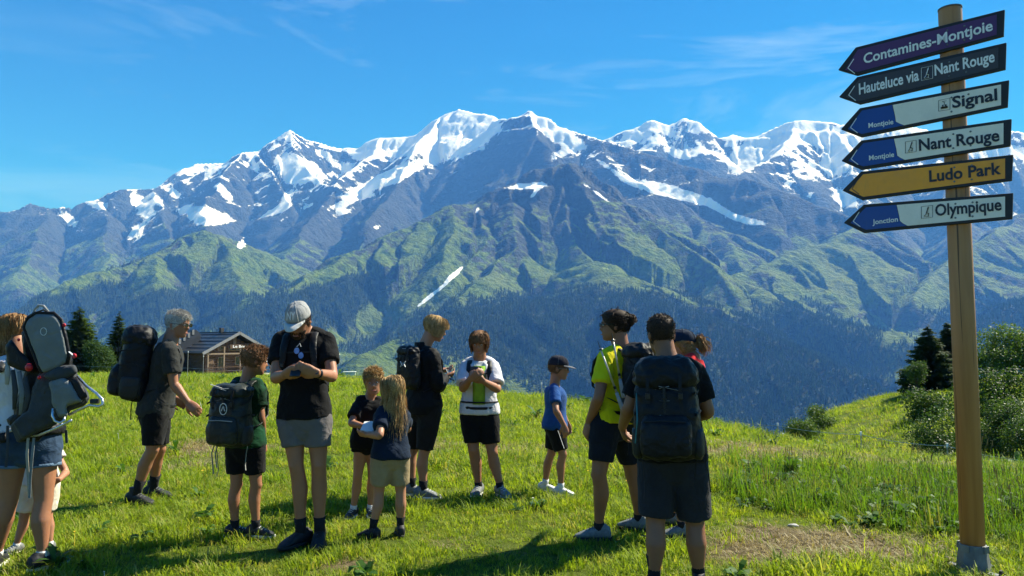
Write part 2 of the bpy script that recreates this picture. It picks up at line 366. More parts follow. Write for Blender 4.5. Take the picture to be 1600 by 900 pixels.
GR = 0.84 - smooth(250, 1500, TZ) * 0.75 - 0.55 * smooth(0.65, 1.15, SLOPE) + blobs(GREEN) * 0.55 + 0.62 * fbm(TX / 520, TY / 520, 6, 111, 0.6) + 0.14 * STREAK
FOREST = [(1120,570,330,75,16,1.3),(880,540,160,60,0,.9),(420,520,170,45,-30,1.2),(560,455,120,26,-32,.7),(700,520,100,40,0,.5),(100,480,160,24,-20,.8),(280,480,120,40,0,.6),(1300,540,110,40,20,.7),(1560,520,90,60,0,.8),(30,500,80,40,0,1.0)]
FO = 0.28 + blobs(FOREST) * 0.62 - smooth(150, 700, TZ) * 0.9 + 0.40 * fbm(TX / 240, TY / 240, 5, 131) - blobs(GREEN) * 0.35
def terrain_mesh():
    r, c = TX.shape
    me = bpy.data.meshes.new('mountains')
    co = np.stack([TX, TY, TZ], -1).reshape(-1, 3).astype(np.float32)
    idx = np.arange(r * c).reshape(r, c)
    q = np.stack([idx[:-1, :-1], idx[:-1, 1:], idx[1:, 1:], idx[1:, :-1]], -1).reshape(-1, 4)
    me.vertices.add(len(co)); me.vertices.foreach_set('co', co.ravel())
    me.loops.add(q.size); me.loops.foreach_set('vertex_index', q.ravel().astype(np.int32))
    me.polygons.add(len(q)); me.polygons.foreach_set('loop_start', (np.arange(len(q)) * 4).astype(np.int32))
    me.polygons.foreach_set('use_smooth', np.ones(len(q), bool))
    me.update(calc_edges=True)
    a = me.attributes.new('cover', 'FLOAT_COLOR', 'POINT')
    cv = np.stack([np.clip(SN * 0.5 + 0.5, 0, 1), np.clip(GR * 0.5 + 0.5, 0, 1), np.clip(FO * 0.5 + 0.5, 0, 1), np.ones(TX.shape)], -1)
    a.data.foreach_set('color', cv.reshape(-1).astype(np.float32))
    return me
def mountain_mat():
    w = NT('mountain_slopes'); p = w.pos()
    sep = w.n('ShaderNodeSeparateColor', {'Color': w.attr('cover').outputs['Color']})
    nf = w.noise(0.022, 6, 0.62, p); nb = w.noise(0.0045, 5, 0.6, p); nv = w.noise(0.06, 4, 0.6, p)
    # strata noise stretched along the slope
    mp = w.n('ShaderNodeMapping', {'Vector': p, 'Scale': (0.012, 0.012, 0.05), 'Rotation': (0.3, 0.15, 0.0)}); st = w.noise(1.0, 6, 0.65, mp.outputs[0])
    rock = w.mix(w.ramp(st, 0.32, 0.68), (0.020, 0.026, 0.030), (0.092, 0.100, 0.102))
    rock = w.mix(w.ramp(nb, 0.35, 0.7), rock, (0.045, 0.054, 0.056))
    gras = w.mix(w.ramp(nf, 0.35, 0.65), (0.030, 0.066, 0.012), (0.150, 0.215, 0.032))
    gras = w.mix(w.ramp(nb, 0.45, 0.7), gras, (0.135, 0.175, 0.045))
    fore = w.mix(w.ramp(nv, 0.3, 0.7), (0.008, 0.018, 0.008), (0.030, 0.050, 0.018))
    jit = w.math('MULTIPLY', w.math('SUBTRACT', nf, 0.5), 0.34); jit2 = w.math('MULTIPLY', w.math('SUBTRACT', nv, 0.5), 0.22)
    j = w.math('ADD', jit, jit2)
    fg = w.ramp(w.math('ADD', sep.outputs[1], j), 0.62, 0.74)
    ff = w.ramp(w.math('ADD', sep.outputs[2], j), 0.66, 0.72)
    fs = w.ramp(w.math('ADD', sep.outputs[0], w.math('MULTIPLY', j, 1.15)), 0.655, 0.685)
    col = w.mix(fg, rock, gras); col = w.mix(ff, col, fore); col = w.mix(fs, col, (0.86, 0.87, 0.88))
    w.P(Base_Color=col, Roughness=0.9); w.b.inputs['Specular IOR Level'].default_value = 0.1
    hgt = w.math('ADD', w.math('MULTIPLY', st, 0.35), w.math('MULTIPLY', nf, 1.5))
    hgt = w.math('ADD', hgt, w.math('MULTIPLY', nv, 0.5))
    sm = w.math('SUBTRACT', 1.0, w.math('MULTIPLY', fs, 0.75))
    bn = w.n('ShaderNodeBump', {'Height': hgt, 'Distance': 42.0, 'Strength': sm})
    w.P(Normal=bn.outputs[0])
    return w.m
mo = link('mountains', terrain_mesh(), mountain_mat()); tag(mo, kind='structure')
# ------------------------------------------------------------------ meadow
_bx = np.array([-900,-400,0,150,400,540,700,800,920,1110,1220,1300,1400,1600,2000,2600], float)
_by = np.array([ 598, 594,592,587,588,591,608,618,632, 662, 687, 704, 716, 728, 748, 770], float)
_cx = np.array([1100,1190,1235,1280,1350,1420,1500,1600,1800,2600], float)
_cyy = np.array([800, 705, 678, 652, 630, 612, 600, 588, 570, 540], float)
def zg(x, y, fine=True):
    x = np.asarray(x, float); y = np.asarray(y, float)
    c = np.clip(x / np.maximum(y, 0.5), -1.3, 1.3); px = 800 + FPX * c
    t = (np.interp(px, _bx, _by) - 531.0) / FPX
    u0 = 2 * (1.55 - 6 * t) / t; k = t / (2 * u0)
    u = np.maximum(0, y - 6.0)
    lim = 0.30 / (2 * k)
    z = np.where(u < lim, -k * u * u, -k * lim * lim - 0.30 * (u - lim))
    z = z - 0.004 * np.maximum(0, y - 120) ** 2
    yc = 52.0
    zc = 1.55 - (np.interp(px, _cx, _cyy) - 531.0) / FPX * yc
    zf = np.minimum(zc - 0.5, -2.7)
    w = (yc - y) / 28.0
    z2 = np.where(y < yc, zc - (zc - zf) * np.sign(w) * np.abs(w) ** 1.35, zc - 0.012 * (y - yc) ** 2)
    z2 = np.where(y < 14, -50, z2)
    z2 = z2 + 0.18 * fbm(x / 5.0, y / 5.0, 3, 201)
    kk = 0.35
    m = np.maximum(z, z2); z = m + kk * np.log(np.exp((z - m) / kk) + np.exp((z2 - m) / kk)) * (px > 1100)
    z = z + 0.05 * fbm(x / 3.1, y / 3.1, 3, 211) * smooth(2, 9, np.abs(y)) + 0.018 * fbm(x / 0.7, y / 0.7, 2, 215)
    return z
def zgs(x, y): return float(zg(np.array([x]), np.array([y]))[0])
def ground_at(px, py):
    """point where the sight line through a photo pixel meets the meadow"""
    Y = np.geomspace(2.0, 90.0, 500); a = (px - 800.0) / FPX; b = (450.0 - py) / FPX; t = Y / (CP - b * SP)
    x = a * t; z = EYE + (SP + b * CP) * t; g = zg(x, Y); k = int(np.argmax(z <= g)) if (z <= g).any() else 499
    return Vector((x[k], Y[k], g[k]))
def meadow():
    r = np.concatenate([[0.0], np.geomspace(0.5, 70, 210), np.geomspace(75, 420, 24)])
    th = np.concatenate([np.linspace(math.radians(40), math.radians(140), 360, endpoint=False), np.linspace(math.radians(140), math.radians(400), 100, endpoint=False)])
    R, T = np.meshgrid(r, th, indexing='ij'); X = R * np.cos(T); Yv = R * np.sin(T); Z = zg(X, Yv)
    n, m = R.shape; idx = np.arange(n * m).reshape(n, m); nx = np.roll(idx, -1, 1)
    q = np.stack([idx[:-1], nx[:-1], nx[1:], idx[1:]], -1).reshape(-1, 4)[:, ::-1]
    me = bpy.data.meshes.new('meadow'); me.from_pydata(np.stack([X, Yv, Z], -1).reshape(-1, 3).tolist(), [], q.tolist())
    me.polygons.foreach_set('use_smooth', [True] * len(q)); me.update(); return me
# worn and dry places in the turf (world x, y, half length, half width, angle)
def patch_list(l):
    r = []
    for px, py, a, b, w in l:
        p = ground_at(px, py); q = ground_at(px + a, py); s = ground_at(px, py + b)
        r.append((p.x, p.y, abs(q.x - p.x), max(0.12, abs(s.y - p.y)), w))
    return r
DRY = patch_list([(1290,845,200,22,1.0),(1190,870,120,24,.8),(1180,825,60,10,.5),(300,700,60,18,.8),(320,725,40,12,.6),(540,885,70,16,.9),(700,850,60,12,.4),(1400,870,120,16,.7),(660,700,60,10,.3),(30,735,40,10,.7),(1340,722,200,10,.5),(1180,700,100,12,.4)])
def dryness(x, y):
    v = np.zeros(np.shape(x))
    for a, b, l, w, k in DRY: v = v + k * np.exp(-(((x - a) / l) ** 2 + ((y - b) / w) ** 2) * 1.3)
    return np.clip(v * 0.95 + 0.42 * fbm(x / 1.3, y / 1.3, 3, 221) + 0.12 * fbm(x / 6, y / 6, 2, 225), 0, 1)
def meadow_mat():
    w = NT('meadow_turf'); p = w.pos()
    a = w.attr('dry').outputs['Fac']
    n1 = w.noise(1.6, 6, 0.65, p); n2 = w.noise(14.0, 5, 0.7, p); n3 = w.noise(0.12, 4, 0.6, p)
    g = w.mix(w.ramp(n1, 0.3, 0.7), (0.050, 0.078, 0.010), (0.125, 0.160, 0.018))
    g = w.mix(w.ramp(n3, 0.4, 0.65), g, (0.115, 0.140, 0.022))
    soil = w.mix(w.ramp(n2, 0.35, 0.7), (0.085, 0.062, 0.035), (0.24, 0.19, 0.10))
    f = w.ramp(w.math('ADD', a, w.math('MULTIPLY', w.math('SUBTRACT', n2, 0.5), 0.7)), 0.28, 0.62)
    w.P(Base_Color=w.mix(f, g, soil), Roughness=0.95); w.b.inputs['Specular IOR Level'].default_value = 0.1
    w.P(Normal=w.bump(w.noise(30.0, 6, 0.75, p), 0.05, 0.8)); return w.m
me = meadow(); mw = link('meadow', me, meadow_mat()); tag(mw, kind='structure')
co = np.zeros(len(me.vertices) * 3); me.vertices.foreach_get('co', co); co = co.reshape(-1, 3)
me.attributes.new('dry', 'FLOAT', 'POINT').data.foreach_set('value', dryness(co[:, 0], co[:, 1]).astype(np.float32))

# -- one object of scattered pieces, instanced on its points
def scatter(name, pos, rot, scl, kind, protos):
    pc = bpy.data.collections.new(name + '_pieces')
    for i, (me_, mt) in enumerate(protos):
        o = bpy.data.objects.new('%s_piece_%02d' % (name, i), me_); me_.materials.append(mt); pc.objects.link(o)
    me_ = bpy.data.meshes.new(name); n = len(pos)
    me_.vertices.add(n); me_.vertices.foreach_set('co', np.asarray(pos, np.float32).ravel())
    me_.attributes.new('rot', 'FLOAT_VECTOR', 'POINT').data.foreach_set('vector', np.asarray(rot, np.float32).ravel())
    me_.attributes.new('scl', 'FLOAT_VECTOR', 'POINT').data.foreach_set('vector', np.asarray(scl, np.float32).ravel())
    me_.attributes.new('kind', 'INT', 'POINT').data.foreach_set('value', np.asarray(kind, np.int32))
    o = link(name, me_)
    g = bpy.data.node_groups.new(name, 'GeometryNodeTree')
    g.interface.new_socket('Geometry', in_out='INPUT', socket_type='NodeSocketGeometry'); g.interface.new_socket('Geometry', in_out='OUTPUT', socket_type='NodeSocketGeometry')
    N = g.nodes.new; gi = N('NodeGroupInput'); go = N('NodeGroupOutput'); ip = N('GeometryNodeInstanceOnPoints'); ci = N('GeometryNodeCollectionInfo')
    ci.inputs['Collection'].default_value = pc; ci.inputs['Separate Children'].default_value = True; ci.inputs['Reset Children'].default_value = True
    ip.inputs['Pick Instance'].default_value = True
    def na(nm, t): x = N('GeometryNodeInputNamedAttribute'); x.data_type = t; x.inputs['Name'].default_value = nm; return x.outputs['Attribute']
    l = g.links.new
    l(gi.outputs[0], ip.inputs['Points']); l(ci.outputs[0], ip.inputs['Instance']); l(na('kind', 'INT'), ip.inputs['Instance Index'])
    l(na('rot', 'FLOAT_VECTOR'), ip.inputs['Rotation']); l(na('scl', 'FLOAT_VECTOR'), ip.inputs['Scale']); l(ip.outputs[0], go.inputs[0])
    o.modifiers.new('scatter', 'NODES').node_group = g
    return o
def leaf_mat(name, lo, hi, trans=0.45, rough=0.6, tip=None, seed_scale=0.6):
    """thin leaf: diffuse + light passing through, colour varies per piece and per place"""
    w = NT(name); p = w.pos()
    ri = w.n('ShaderNodeObjectInfo').outputs['Random']
    v = w.math('ADD', w.math('MULTIPLY', ri, 0.6), w.math('MULTIPLY', w.noise(seed_scale, 4, 0.6, p), 0.5))
    c = w.mix(w.ramp(v, 0.15, 0.85), lo, hi)
    if tip:
        c = w.mix(w.ramp(ri, 0.80, 0.98), c, tip)
    w.P(Base_Color=c, Roughness=rough); w.b.inputs['Specular IOR Level'].default_value = 0.25
    tr = w.n('ShaderNodeBsdfTranslucent'); w.set(tr.inputs['Color'], w.mix(1.0, c, (1.3, 1.25, 0.55), 'MULTIPLY'))
    ms = w.n('ShaderNodeMixShader', {0: trans}); w.t.links.new(w.b.outputs[0], ms.inputs[1]); w.t.links.new(tr.outputs[0], ms.inputs[2])
    w.t.links.new(ms.outputs[0], w.out.inputs[0]); return w.m
def tuft(rs, n, h, spread, wid, lean=0.5, seg=3):
    b = MB()
    for i in range(n):
        a = rs.rand() * 6.283; r = spread * math.sqrt(rs.rand()); q = a + rs.randn() * 0.8
        hh = h * (0.55 + 0.6 * rs.rand()); ln = lean * (0.2 + rs.rand()) * hh
        o = Vector((r * math.cos(a), r * math.sin(a), -0.01)); d = Vector((math.cos(q), math.sin(q), 0)); s = Vector((-d.y, d.x, 0)) * (wid * (0.6 + 0.7 * rs.rand()))
        V = []; F = []
        for k in range(seg):
            f = k / seg; V += [o + d * (ln * f * f) + Vector((0, 0, hh * f)) - s * (1 - f * 0.6), o + d * (ln * f * f) + Vector((0, 0, hh * f)) + s * (1 - f * 0.6)]
        V.append(o + d * ln + Vector((0, 0, hh * (1 - 0.25 * lean))))
        for k in range(seg - 1): F.append((2 * k, 2 * k + 1, 2 * k + 3, 2 * k + 2))
        F.append((2 * seg - 2, 2 * seg - 1, 2 * seg)); b.add(V, F)
    return b.mesh('tuft')
def weed(rs, n, size):
    b = MB()
    for i in range(n):
        q = rs.rand() * 6.283; d = Vector((math.cos(q), math.sin(q), 0)); s = Vector((-d.y, d.x, 0)); l = size * (0.6 + 0.7 * rs.rand()); up = 0.25 + 0.6 * rs.rand()
        z0 = Vector((0, 0, size * 0.6 * rs.rand()))
        pts = [z0, z0 + d * l * .4 + Vector((0, 0, l * up * .6)), z0 + d * l * .75 + Vector((0, 0, l * up * .8)), z0 + d * l + Vector((0, 0, l * up * .6))]
        wd = [l * .05, l * .22, l * .18, 0.002]
        V = []; 
        for p, w_ in zip(pts, wd): V += [p - s * w_, p + s * w_]
        b.add(V, [(0, 1, 3, 2), (2, 3, 5, 4), (4, 5, 7, 6)])
    return b.mesh('weed')
def stalk(rs, n, h):
    b = MB()
    for i in range(n):
        q = rs.rand() * 6.283; hh = h * (0.7 + 0.5 * rs.rand()); o = Vector((0.05 * rs.randn(), 0.05 * rs.randn(), 0)); d = Vector((math.cos(q), math.sin(q), 0)) * hh * 0.18
        b.tube([o, o + d * .3 + Vector((0, 0, hh * .5)), o + d + Vector((0, 0, hh))], [.0022, .0018, .0012], 3)
        e = o + d + Vector((0, 0, hh)); b.tube([e - Vector((0, 0, hh * .12)), e, e + d * .2 + Vector((0, 0, hh * .06))], [.002, .0042, .001], 4)
    return b.mesh('stalk')
def flower(rs, h, r):
    b = MB(); b.tube([(0, 0, 0), (0.01, 0, h)], .0015, 3)
    V = [Vector((0.01, 0, h))] + [Vector((0.01 + r * math.cos(k * 1.047), r * math.sin(k * 1.047), h + 0.004)) for k in range(6)]
    b.add(V, [(0, k + 1, (k + 1) % 6 + 1) for k in range(6)]); return b.mesh('flower')
rs = np.random.RandomState(3)
G_A = leaf_mat('grass_blade', (0.095, 0.180, 0.012), (0.360, 0.440, 0.034), 0.5, tip=(0.36, 0.33, 0.10))
G_B = leaf_mat('long_grass_blade', (0.065, 0.150, 0.012), (0.160, 0.270, 0.024), 0.5, tip=(0.20, 0.21, 0.05))
G_W = leaf_mat('weed_leaf', (0.035, 0.095, 0.012), (0.075, 0.165, 0.022), 0.4)
G_S = leaf_mat('straw', (0.26, 0.20, 0.09), (0.42, 0.35, 0.18), 0.3)
G_R = leaf_mat('seed_stalk', (0.20, 0.17, 0.07), (0.36, 0.30, 0.14), 0.4)
G_Y = stuff_mat('yellow_petal', (0.75, 0.55, 0.04)); G_WH = stuff_mat('white_petal', (0.8, 0.8, 0.76))
PROT = [(tuft(rs, 16, .065, .06, .0032, .9), G_A), (tuft(rs, 18, .085, .07, .003, .7), G_A), (tuft(rs, 14, .05, .07, .0036, 1.2), G_A),
        (tuft(rs, 20, .20, .09, .0042, .8, 4), G_B), (tuft(rs, 18, .30, .10, .0042, .7, 4), G_B),
        (weed(rs, 12, .06), G_W), (weed(rs, 18, .13), G_W), (tuft(rs, 14, .05, .09, .0028, 2.2), G_S), (stalk(rs, 4, .36), G_R),
        (flower(rs, .10, .009), G_Y), (flower(rs, .08, .007), G_WH)]
def tallness(x, y):
    """1 inside the uncut strip on the right of the photograph"""
    px, py = project(x, y, zg(x, y)); 
    edge = np.interp(px, [1050, 1130, 1200, 1300, 1400, 1500, 1600, 1800], [700, 790, 800, 812, 828, 842, 858, 900]) + 8 * fbm(x / .5, y / .5, 2, 301)
    return smooth(1090, 1180, px + 40 * fbm(x / .8, y / .8, 2, 303)) * (py < edge) * (y < 9.5)
def grass():
    P = []; K = []; SC = []
    r2 = np.random.RandomState(11)
    def zone(y0, y1, dens, grow):
        n = int((y1 * y1 - y0 * y0) * 1.05 * dens)
        y = np.sqrt(r2.uniform(y0 * y0, y1 * y1, n)); x = r2.uniform(-1.05, 1.05, n) * y
        d = dryness(x, y); tl = tallness(x, y)
        keep = r2.rand(n) > d * 0.75
        x, y, d, tl = x[keep], y[keep], d[keep], tl[keep]; n = len(x)
        clump = fbm(x / 0.45, y / 0.45, 3, 401); big = fbm(x / 2.5, y / 2.5, 2, 405)
        k = r2.randint(0, 3, n); s = (0.75 + 0.55 * r2.rand(n)) * (1 + 1.1 * np.clip(clump + 0.6 * big, -0.5, 1.3)) * grow
        u = r2.rand(n)
        k = np.where((u < 0.006) & (clump > 0.0), 5, k)
        k = np.where((d > 0.25) & (r2.rand(n) < d * 1.2), 7, k)
        tall = (tl > 0.5) & (r2.rand(n) < 0.40); k = np.where(tall, r2.choice([3, 3, 3, 3, 3, 3, 3, 4, 4, 4, 4, 4, 5, 5, 5, 6, 3, 4, 8], n), k); s = np.where(tall, (0.7 + 0.6 * r2.rand(n)) * (0.8 + 0.5 * clump) * max(1.0, grow * .6), s)
        fl = r2.rand(n) < 0.0022; k = np.where(fl, 9 + (r2.rand(n) < .35), k)
        P.append(np.stack([x, y, zg(x, y)], -1)); K.append(k); SC.append(np.stack([s, s, s * (0.8 + 0.5 * r2.rand(n))], -1))
    zone(3.6, 8, 360, 1.05); zone(8, 14, 150, 1.35); zone(14, 26, 40, 2.0); zone(26, 70, 9, 3.2)
    P = np.concatenate(P); K = np.concatenate(K); SC = np.concatenate(SC); n = len(P)
    R = np.stack([r2.randn(n) * .12, r2.randn(n) * .12, r2.rand(n) * 6.283], -1)
    o = scatter('grass', P, R, SC, K, PROT); tag(o, 'short sunlit alpine meadow grass with longer uncut grass by the signpost', 'grass', kind='stuff')
    return n
NG = grass()

# ------------------------------------------------------------------ far conifer wood on the lower slopes
def far_conifer(rs, n=6, tiers=7):
    b = MB(); V = []; 
    for t in range(tiers):
        z0 = 0.10 + 0.86 * t / tiers; z1 = z0 + 1.75 / tiers; r = 0.19 * (1 - t / tiers) ** 0.8 + 0.02
        V = [Vector((0, 0, min(1.0, z1)))]
        for k in range(n * 2):
            a = 3.1416 * k / n + t; rr = r * (1.0 if k % 2 else 0.62) * (0.8 + 0.4 * rs.rand()); V.append(Vector((rr * math.cos(a), rr * math.sin(a), z0 - 0.02 * rs.rand())))
        b.add(V, [(0, k + 1, (k + 1) % (2 * n) + 1) for k in range(2 * n)])
    return b.mesh('far_conifer')
def forest():
    r2 = np.random.RandomState(21); M = (FO > 0.30) & (TPX > -120) & (TPX < 1720) & (TPY < 760) & (TY > 1700) & (TY < 7500)
    cell = np.abs(np.gradient(TX)[1] * np.gradient(TY)[0])
    ii, jj = np.nonzero(M); pr = cell[ii, jj] * (0.4 + 0.6 * smooth(0.3, 0.6, FO[ii, jj])); pr /= pr.sum()
    n = 60000; s = r2.choice(len(ii), n, p=pr); i = np.minimum(ii[s], TX.shape[0] - 2); j = np.minimum(jj[s], TX.shape[1] - 2)
    a = r2.rand(n); b = r2.rand(n)
    def bl(A): return (A[i, j] * (1 - a) * (1 - b) + A[i, j + 1] * a * (1 - b) + A[i + 1, j] * (1 - a) * b + A[i + 1, j + 1] * a * b)
    x, y, z = bl(TX), bl(TY), bl(TZ)
    h = 17 + 13 * r2.rand(n); pos = np.stack([x, y, z - 1.5], -1)
    o = scatter('conifer_wood', pos, np.stack([np.zeros(n), np.zeros(n), r2.rand(n) * 6.283], -1), np.stack([h, h, h], -1), r2.randint(0, 3, n),
                [(far_conifer(np.random.RandomState(k), 5, 6), leaf_mat('far_conifer_%d' % k, (0.010, 0.026, 0.010), (0.055, 0.092, 0.024), 0.15, 0.8)) for k in range(3)])
    tag(o, 'dark conifer wood covering the lower mountain slopes', 'wood', kind='stuff')
forest()
# ------------------------------------------------------------------ signpost
def text_mesh(txt, bold=0.012):
    cu = bpy.data.curves.new('lettering', 'FONT'); cu.body = txt; cu.size = 1.0; cu.offset = bold; cu.resolution_u = 3; cu.fill_mode = 'BOTH'
    o = bpy.data.objects.new('lettering', cu); COL.objects.link(o)
    bpy.context.view_layer.update(); m = dg_mesh(o, 'lettering')
    bpy.data.objects.remove(o); bpy.data.curves.remove(cu)
    return m
def text_on(txt, name, mat, parent, p0, p1, height, n, bold=0.02, ref=None):
    """flat lettering from p0 to p1 (baseline ends) with capital height `height`, lying on a plane of normal n"""
    m = text_mesh(txt, bold); v = np.zeros(len(m.vertices) * 3); m.vertices.foreach_get('co', v); v = v.reshape(-1, 3)
    cap = text_mesh('H', bold); hv = np.zeros(len(cap.vertices) * 3); cap.vertices.foreach_get('co', hv); H = hv.reshape(-1, 3)[:, 1].max()
    x0, x1 = v[:, 0].min(), v[:, 0].max(); p0 = Vector(p0); p1 = Vector(p1); e = (p1 - p0) / (x1 - x0); up = Vector((0, 0, 1)) * (height / H)
    off = Vector(n) * 0.0035
    w = [p0 + e * (a[0] - x0) + up * a[1] + off for a in v]
    for k, q in enumerate(w): m.vertices[k].co = q
    m.update(); o = link(name, m, mat, parent); return o
SB = ground_at(1521, 888); SB.y = 5.05; SB.x = at(1521, 880, SB.y).x; SB.z = zgs(SB.x, SB.y)
YAW = math.radians(38.0)
E1 = Vector((math.cos(YAW), -math.sin(YAW), 0)); NS = Vector((-math.sin(YAW), -math.cos(YAW), 0))
def on_plane(px, py, off):
    """photo pixel -> point on the sign plane, `off` metres in front of the post axis"""
    o = Vector((0, 0, EYE)); d = at(px, py, 1.0) - o; q = SB + NS * off
    t = (q - o).dot(NS) / d.dot(NS); return o + d * t
post = empty('signpost', SB); tag(post, 'tall round wooden signpost with six arrow boards in a steel foot', 'signpost')
def loc(p): return Vector(p) - SB
def wood_post_mat():
    w = NT('larch_post'); p = w.obj(); mp = w.n('ShaderNodeMapping', {'Vector': p, 'Scale': (14, 14, 0.9)})
    g = w.noise(1.0, 6, 0.6, mp.outputs[0], 0.4); k = w.noise(2.2, 2, 0.5, p)
    c = w.mix(w.ramp(g, 0.3, 0.7), (0.33, 0.145, 0.048), (0.48, 0.235, 0.09)); c = w.mix(w.ramp(k, 0.66, 0.72), c, (0.14, 0.065, 0.028)); mp2 = w.n('ShaderNodeMapping', {'Vector': p, 'Scale': (34, 34, 0.55)}); ck = w.noise(1.0, 3, 0.5, mp2.outputs[0]); c = w.mix(w.ramp(ck, 0.655, 0.675, 0, .85), c, (0.05, 0.025, 0.012))
    w.P(Base_Color=c, Roughness=0.6, Normal=w.bump(g, 0.004, 0.5)); return w.m
LARCH = wood_post_mat()
ptop = at(1484, 14, SB.y).z - SB.z
mb = MB(); rr = 0.0735; rings = []
for z, r in ((0.02, rr), (ptop * .5, rr * 1.0), (ptop - .02, rr * 1.0), (ptop - .004, rr * .97), (ptop, rr * .93)): rings.append([Vector((r * math.cos(a * .2618), r * math.sin(a * .2618), z)) for a in range(24)])
mb.rings(rings).build('post', LARCH, post, smooth_=True).data.polygons[-1].use_smooth = False
STEEL = stuff_mat('galvanised_steel', (0.17, 0.18, 0.18), 0.6, 0.35, 9, 0.3, 40, 0.25)
DARKST = stuff_mat('rusty_bolt', (0.09, 0.07, 0.06), 0.6, 0.3, 30, metal=0.4)
mb = MB(); zt = 0.19
for r0, r1, z0, z1 in ((0.105, 0.083, 0.0, zt),):
    ring = []
    for (z, r) in ((-0.06, r0 + .004), (0.05, r0 * .97), (zt, r1)): ring.append([Vector((r * math.cos(a * .7854 + .39), r * math.sin(a * .7854 + .39), z)) for a in range(8)])
    mb.rings(ring)
ft = mb.build('steel_foot', STEEL, post, bevel=0.004)
for a in range(4):
    q = a * 1.5708 + 0.5; d = Vector((math.cos(q), math.sin(q), 0)); rot = Matrix.Rotation(q, 3, 'Z')
    MB().box(d * 0.14 + Vector((0, 0, 0.022)), (0.13, 0.055, 0.012), rot).build('flange', STEEL, ft, bevel=.002)
    MB().tube([d * 0.175 + Vector((0, 0, 0.02)), d * 0.175 + Vector((0, 0, 0.05)), d * .175 + Vector((0, 0, 0.062))], [.016, .016, .010], 6).build('bolt', DARKST, ft)
    MB().box(d * 0.088 + Vector((0, 0, zt - .02)), (0.012, 0.05, 0.045), rot).build('lug', STEEL, ft, bevel=.002)
def z2p(zx, zy): return 1280 + zx / 2.369, zy / 2.369
SGN_BLK = stuff_mat('sign_edge_black', (0.022, 0.020, 0.022), 0.5, 0.2, 8)
def sign_mat(n, c):
    if n in MATS: return MATS[n]
    w = NT(n); p = w.obj(); a = w.noise(4.0, 6, .7, p); mp_ = w.n('ShaderNodeMapping', {'Vector': p, 'Scale': (60, 60, 5)}); b = w.noise(1.0, 4, .7, mp_.outputs[0])
    c_ = w.mix(w.ramp(a, .3, .7), tuple(x * .88 for x in c), tuple(min(1, x * 1.06) for x in c))
    c_ = w.mix(w.ramp(b, .58, .80, 0, .35), c_, (c[0] * .5 + .06, c[1] * .5 + .055, c[2] * .5 + .045))
    w.P(Base_Color=c_, Roughness=w.ramp(a, .3, .7, .32, .55)); MATS[n] = w.m; return w.m
C_PUR = sign_mat('sign_purple', (0.085, 0.022, 0.115)); C_BRN = sign_mat('sign_charcoal_brown', (0.048, 0.036, 0.036)); C_BLU = sign_mat('sign_blue', (0.006, 0.060, 0.30))
C_WHT = sign_mat('sign_white', (0.88, 0.80, 0.68)); C_ORG = sign_mat('sign_orange', (0.95, 0.35, 0.012)); T_W = sign_mat('sign_letter_white', (0.85, 0.83, 0.80)); T_B = sign_mat('sign_letter_black', (0.012, 0.010, 0.016))
OFF = 0.092
def PL(zx, zy, o=OFF): return loc(on_plane(*z2p(zx, zy), o))
def lerp2(a, b, t): return (a[0] + (b[0] - a[0]) * t, a[1] + (b[1] - a[1]) * t)
SIGNS = [ # tip, TL, TR, BR, BL, colours, words
 dict(c=[(70,258),(135,175),(687,35),(683,132),(140,278)], col=(C_PUR, None), t=[('Contamines-Montjoie', (165,236), (643,112), 36, T_W, .022)], pic=None, lab='purple arrow board reading Contamines-Montjoie'),
 dict(c=[(73,358),(140,285),(693,157),(690,255),(150,385)], col=(C_BRN, None), t=[('Hauteluce via', (148,350), (370,297), 40, T_W, .024), ('Nant Rouge', (428,280), (650,228), 40, T_W, .024)], pic=((378,252), (420,243), (420,290), (378,298), T_W, 0), lab='charcoal arrow board reading Hauteluce via Nant Rouge'),
 dict(c=[(80,478),(150,400),(703,296),(698,395),(155,507)], col=(C_BLU, C_WHT, 270, 290), t=[('Montjoie', (183,474), (275,459), 18, T_W, .02), ('Signal', (493,400), (660,370), 42, T_B, .026)], pic=((442,372), (484,363), (484,405), (442,412), T_B, 1), lab='white and blue arrow board reading Signal'),
 dict(c=[(82,595),(155,520),(712,440),(708,540),(155,628)], col=(C_BLU, C_WHT, 275, 293), t=[('Montjoie', (185,594), (278,580), 18, T_W, .02), ('Nant Rouge', (370,558), (668,521), 42, T_B, .026)], pic=((319,525), (359,519), (359,561), (319,567), T_B, 0), lab='white and blue arrow board reading Nant Rouge'),
 dict(c=[(85,705),(155,635),(718,572),(713,668),(158,740)], col=(C_ORG, None), t=[('Ludo Park', (408,673), (674,643), 42, T_B, .026)], pic=None, lab='orange arrow board reading Ludo Park'),
 dict(c=[(90,825),(165,757),(718,714),(715,810),(165,862)], col=(C_BLU, C_WHT, 285, 303), t=[('Jonction', (198,831), (292,820), 18, T_W, .02), ('Olympique', (430,799), (676,777), 42, T_B, .026)], pic=((378,765), (420,760), (420,804), (378,809), T_B, 0), lab='white and blue arrow board reading Olympique')]
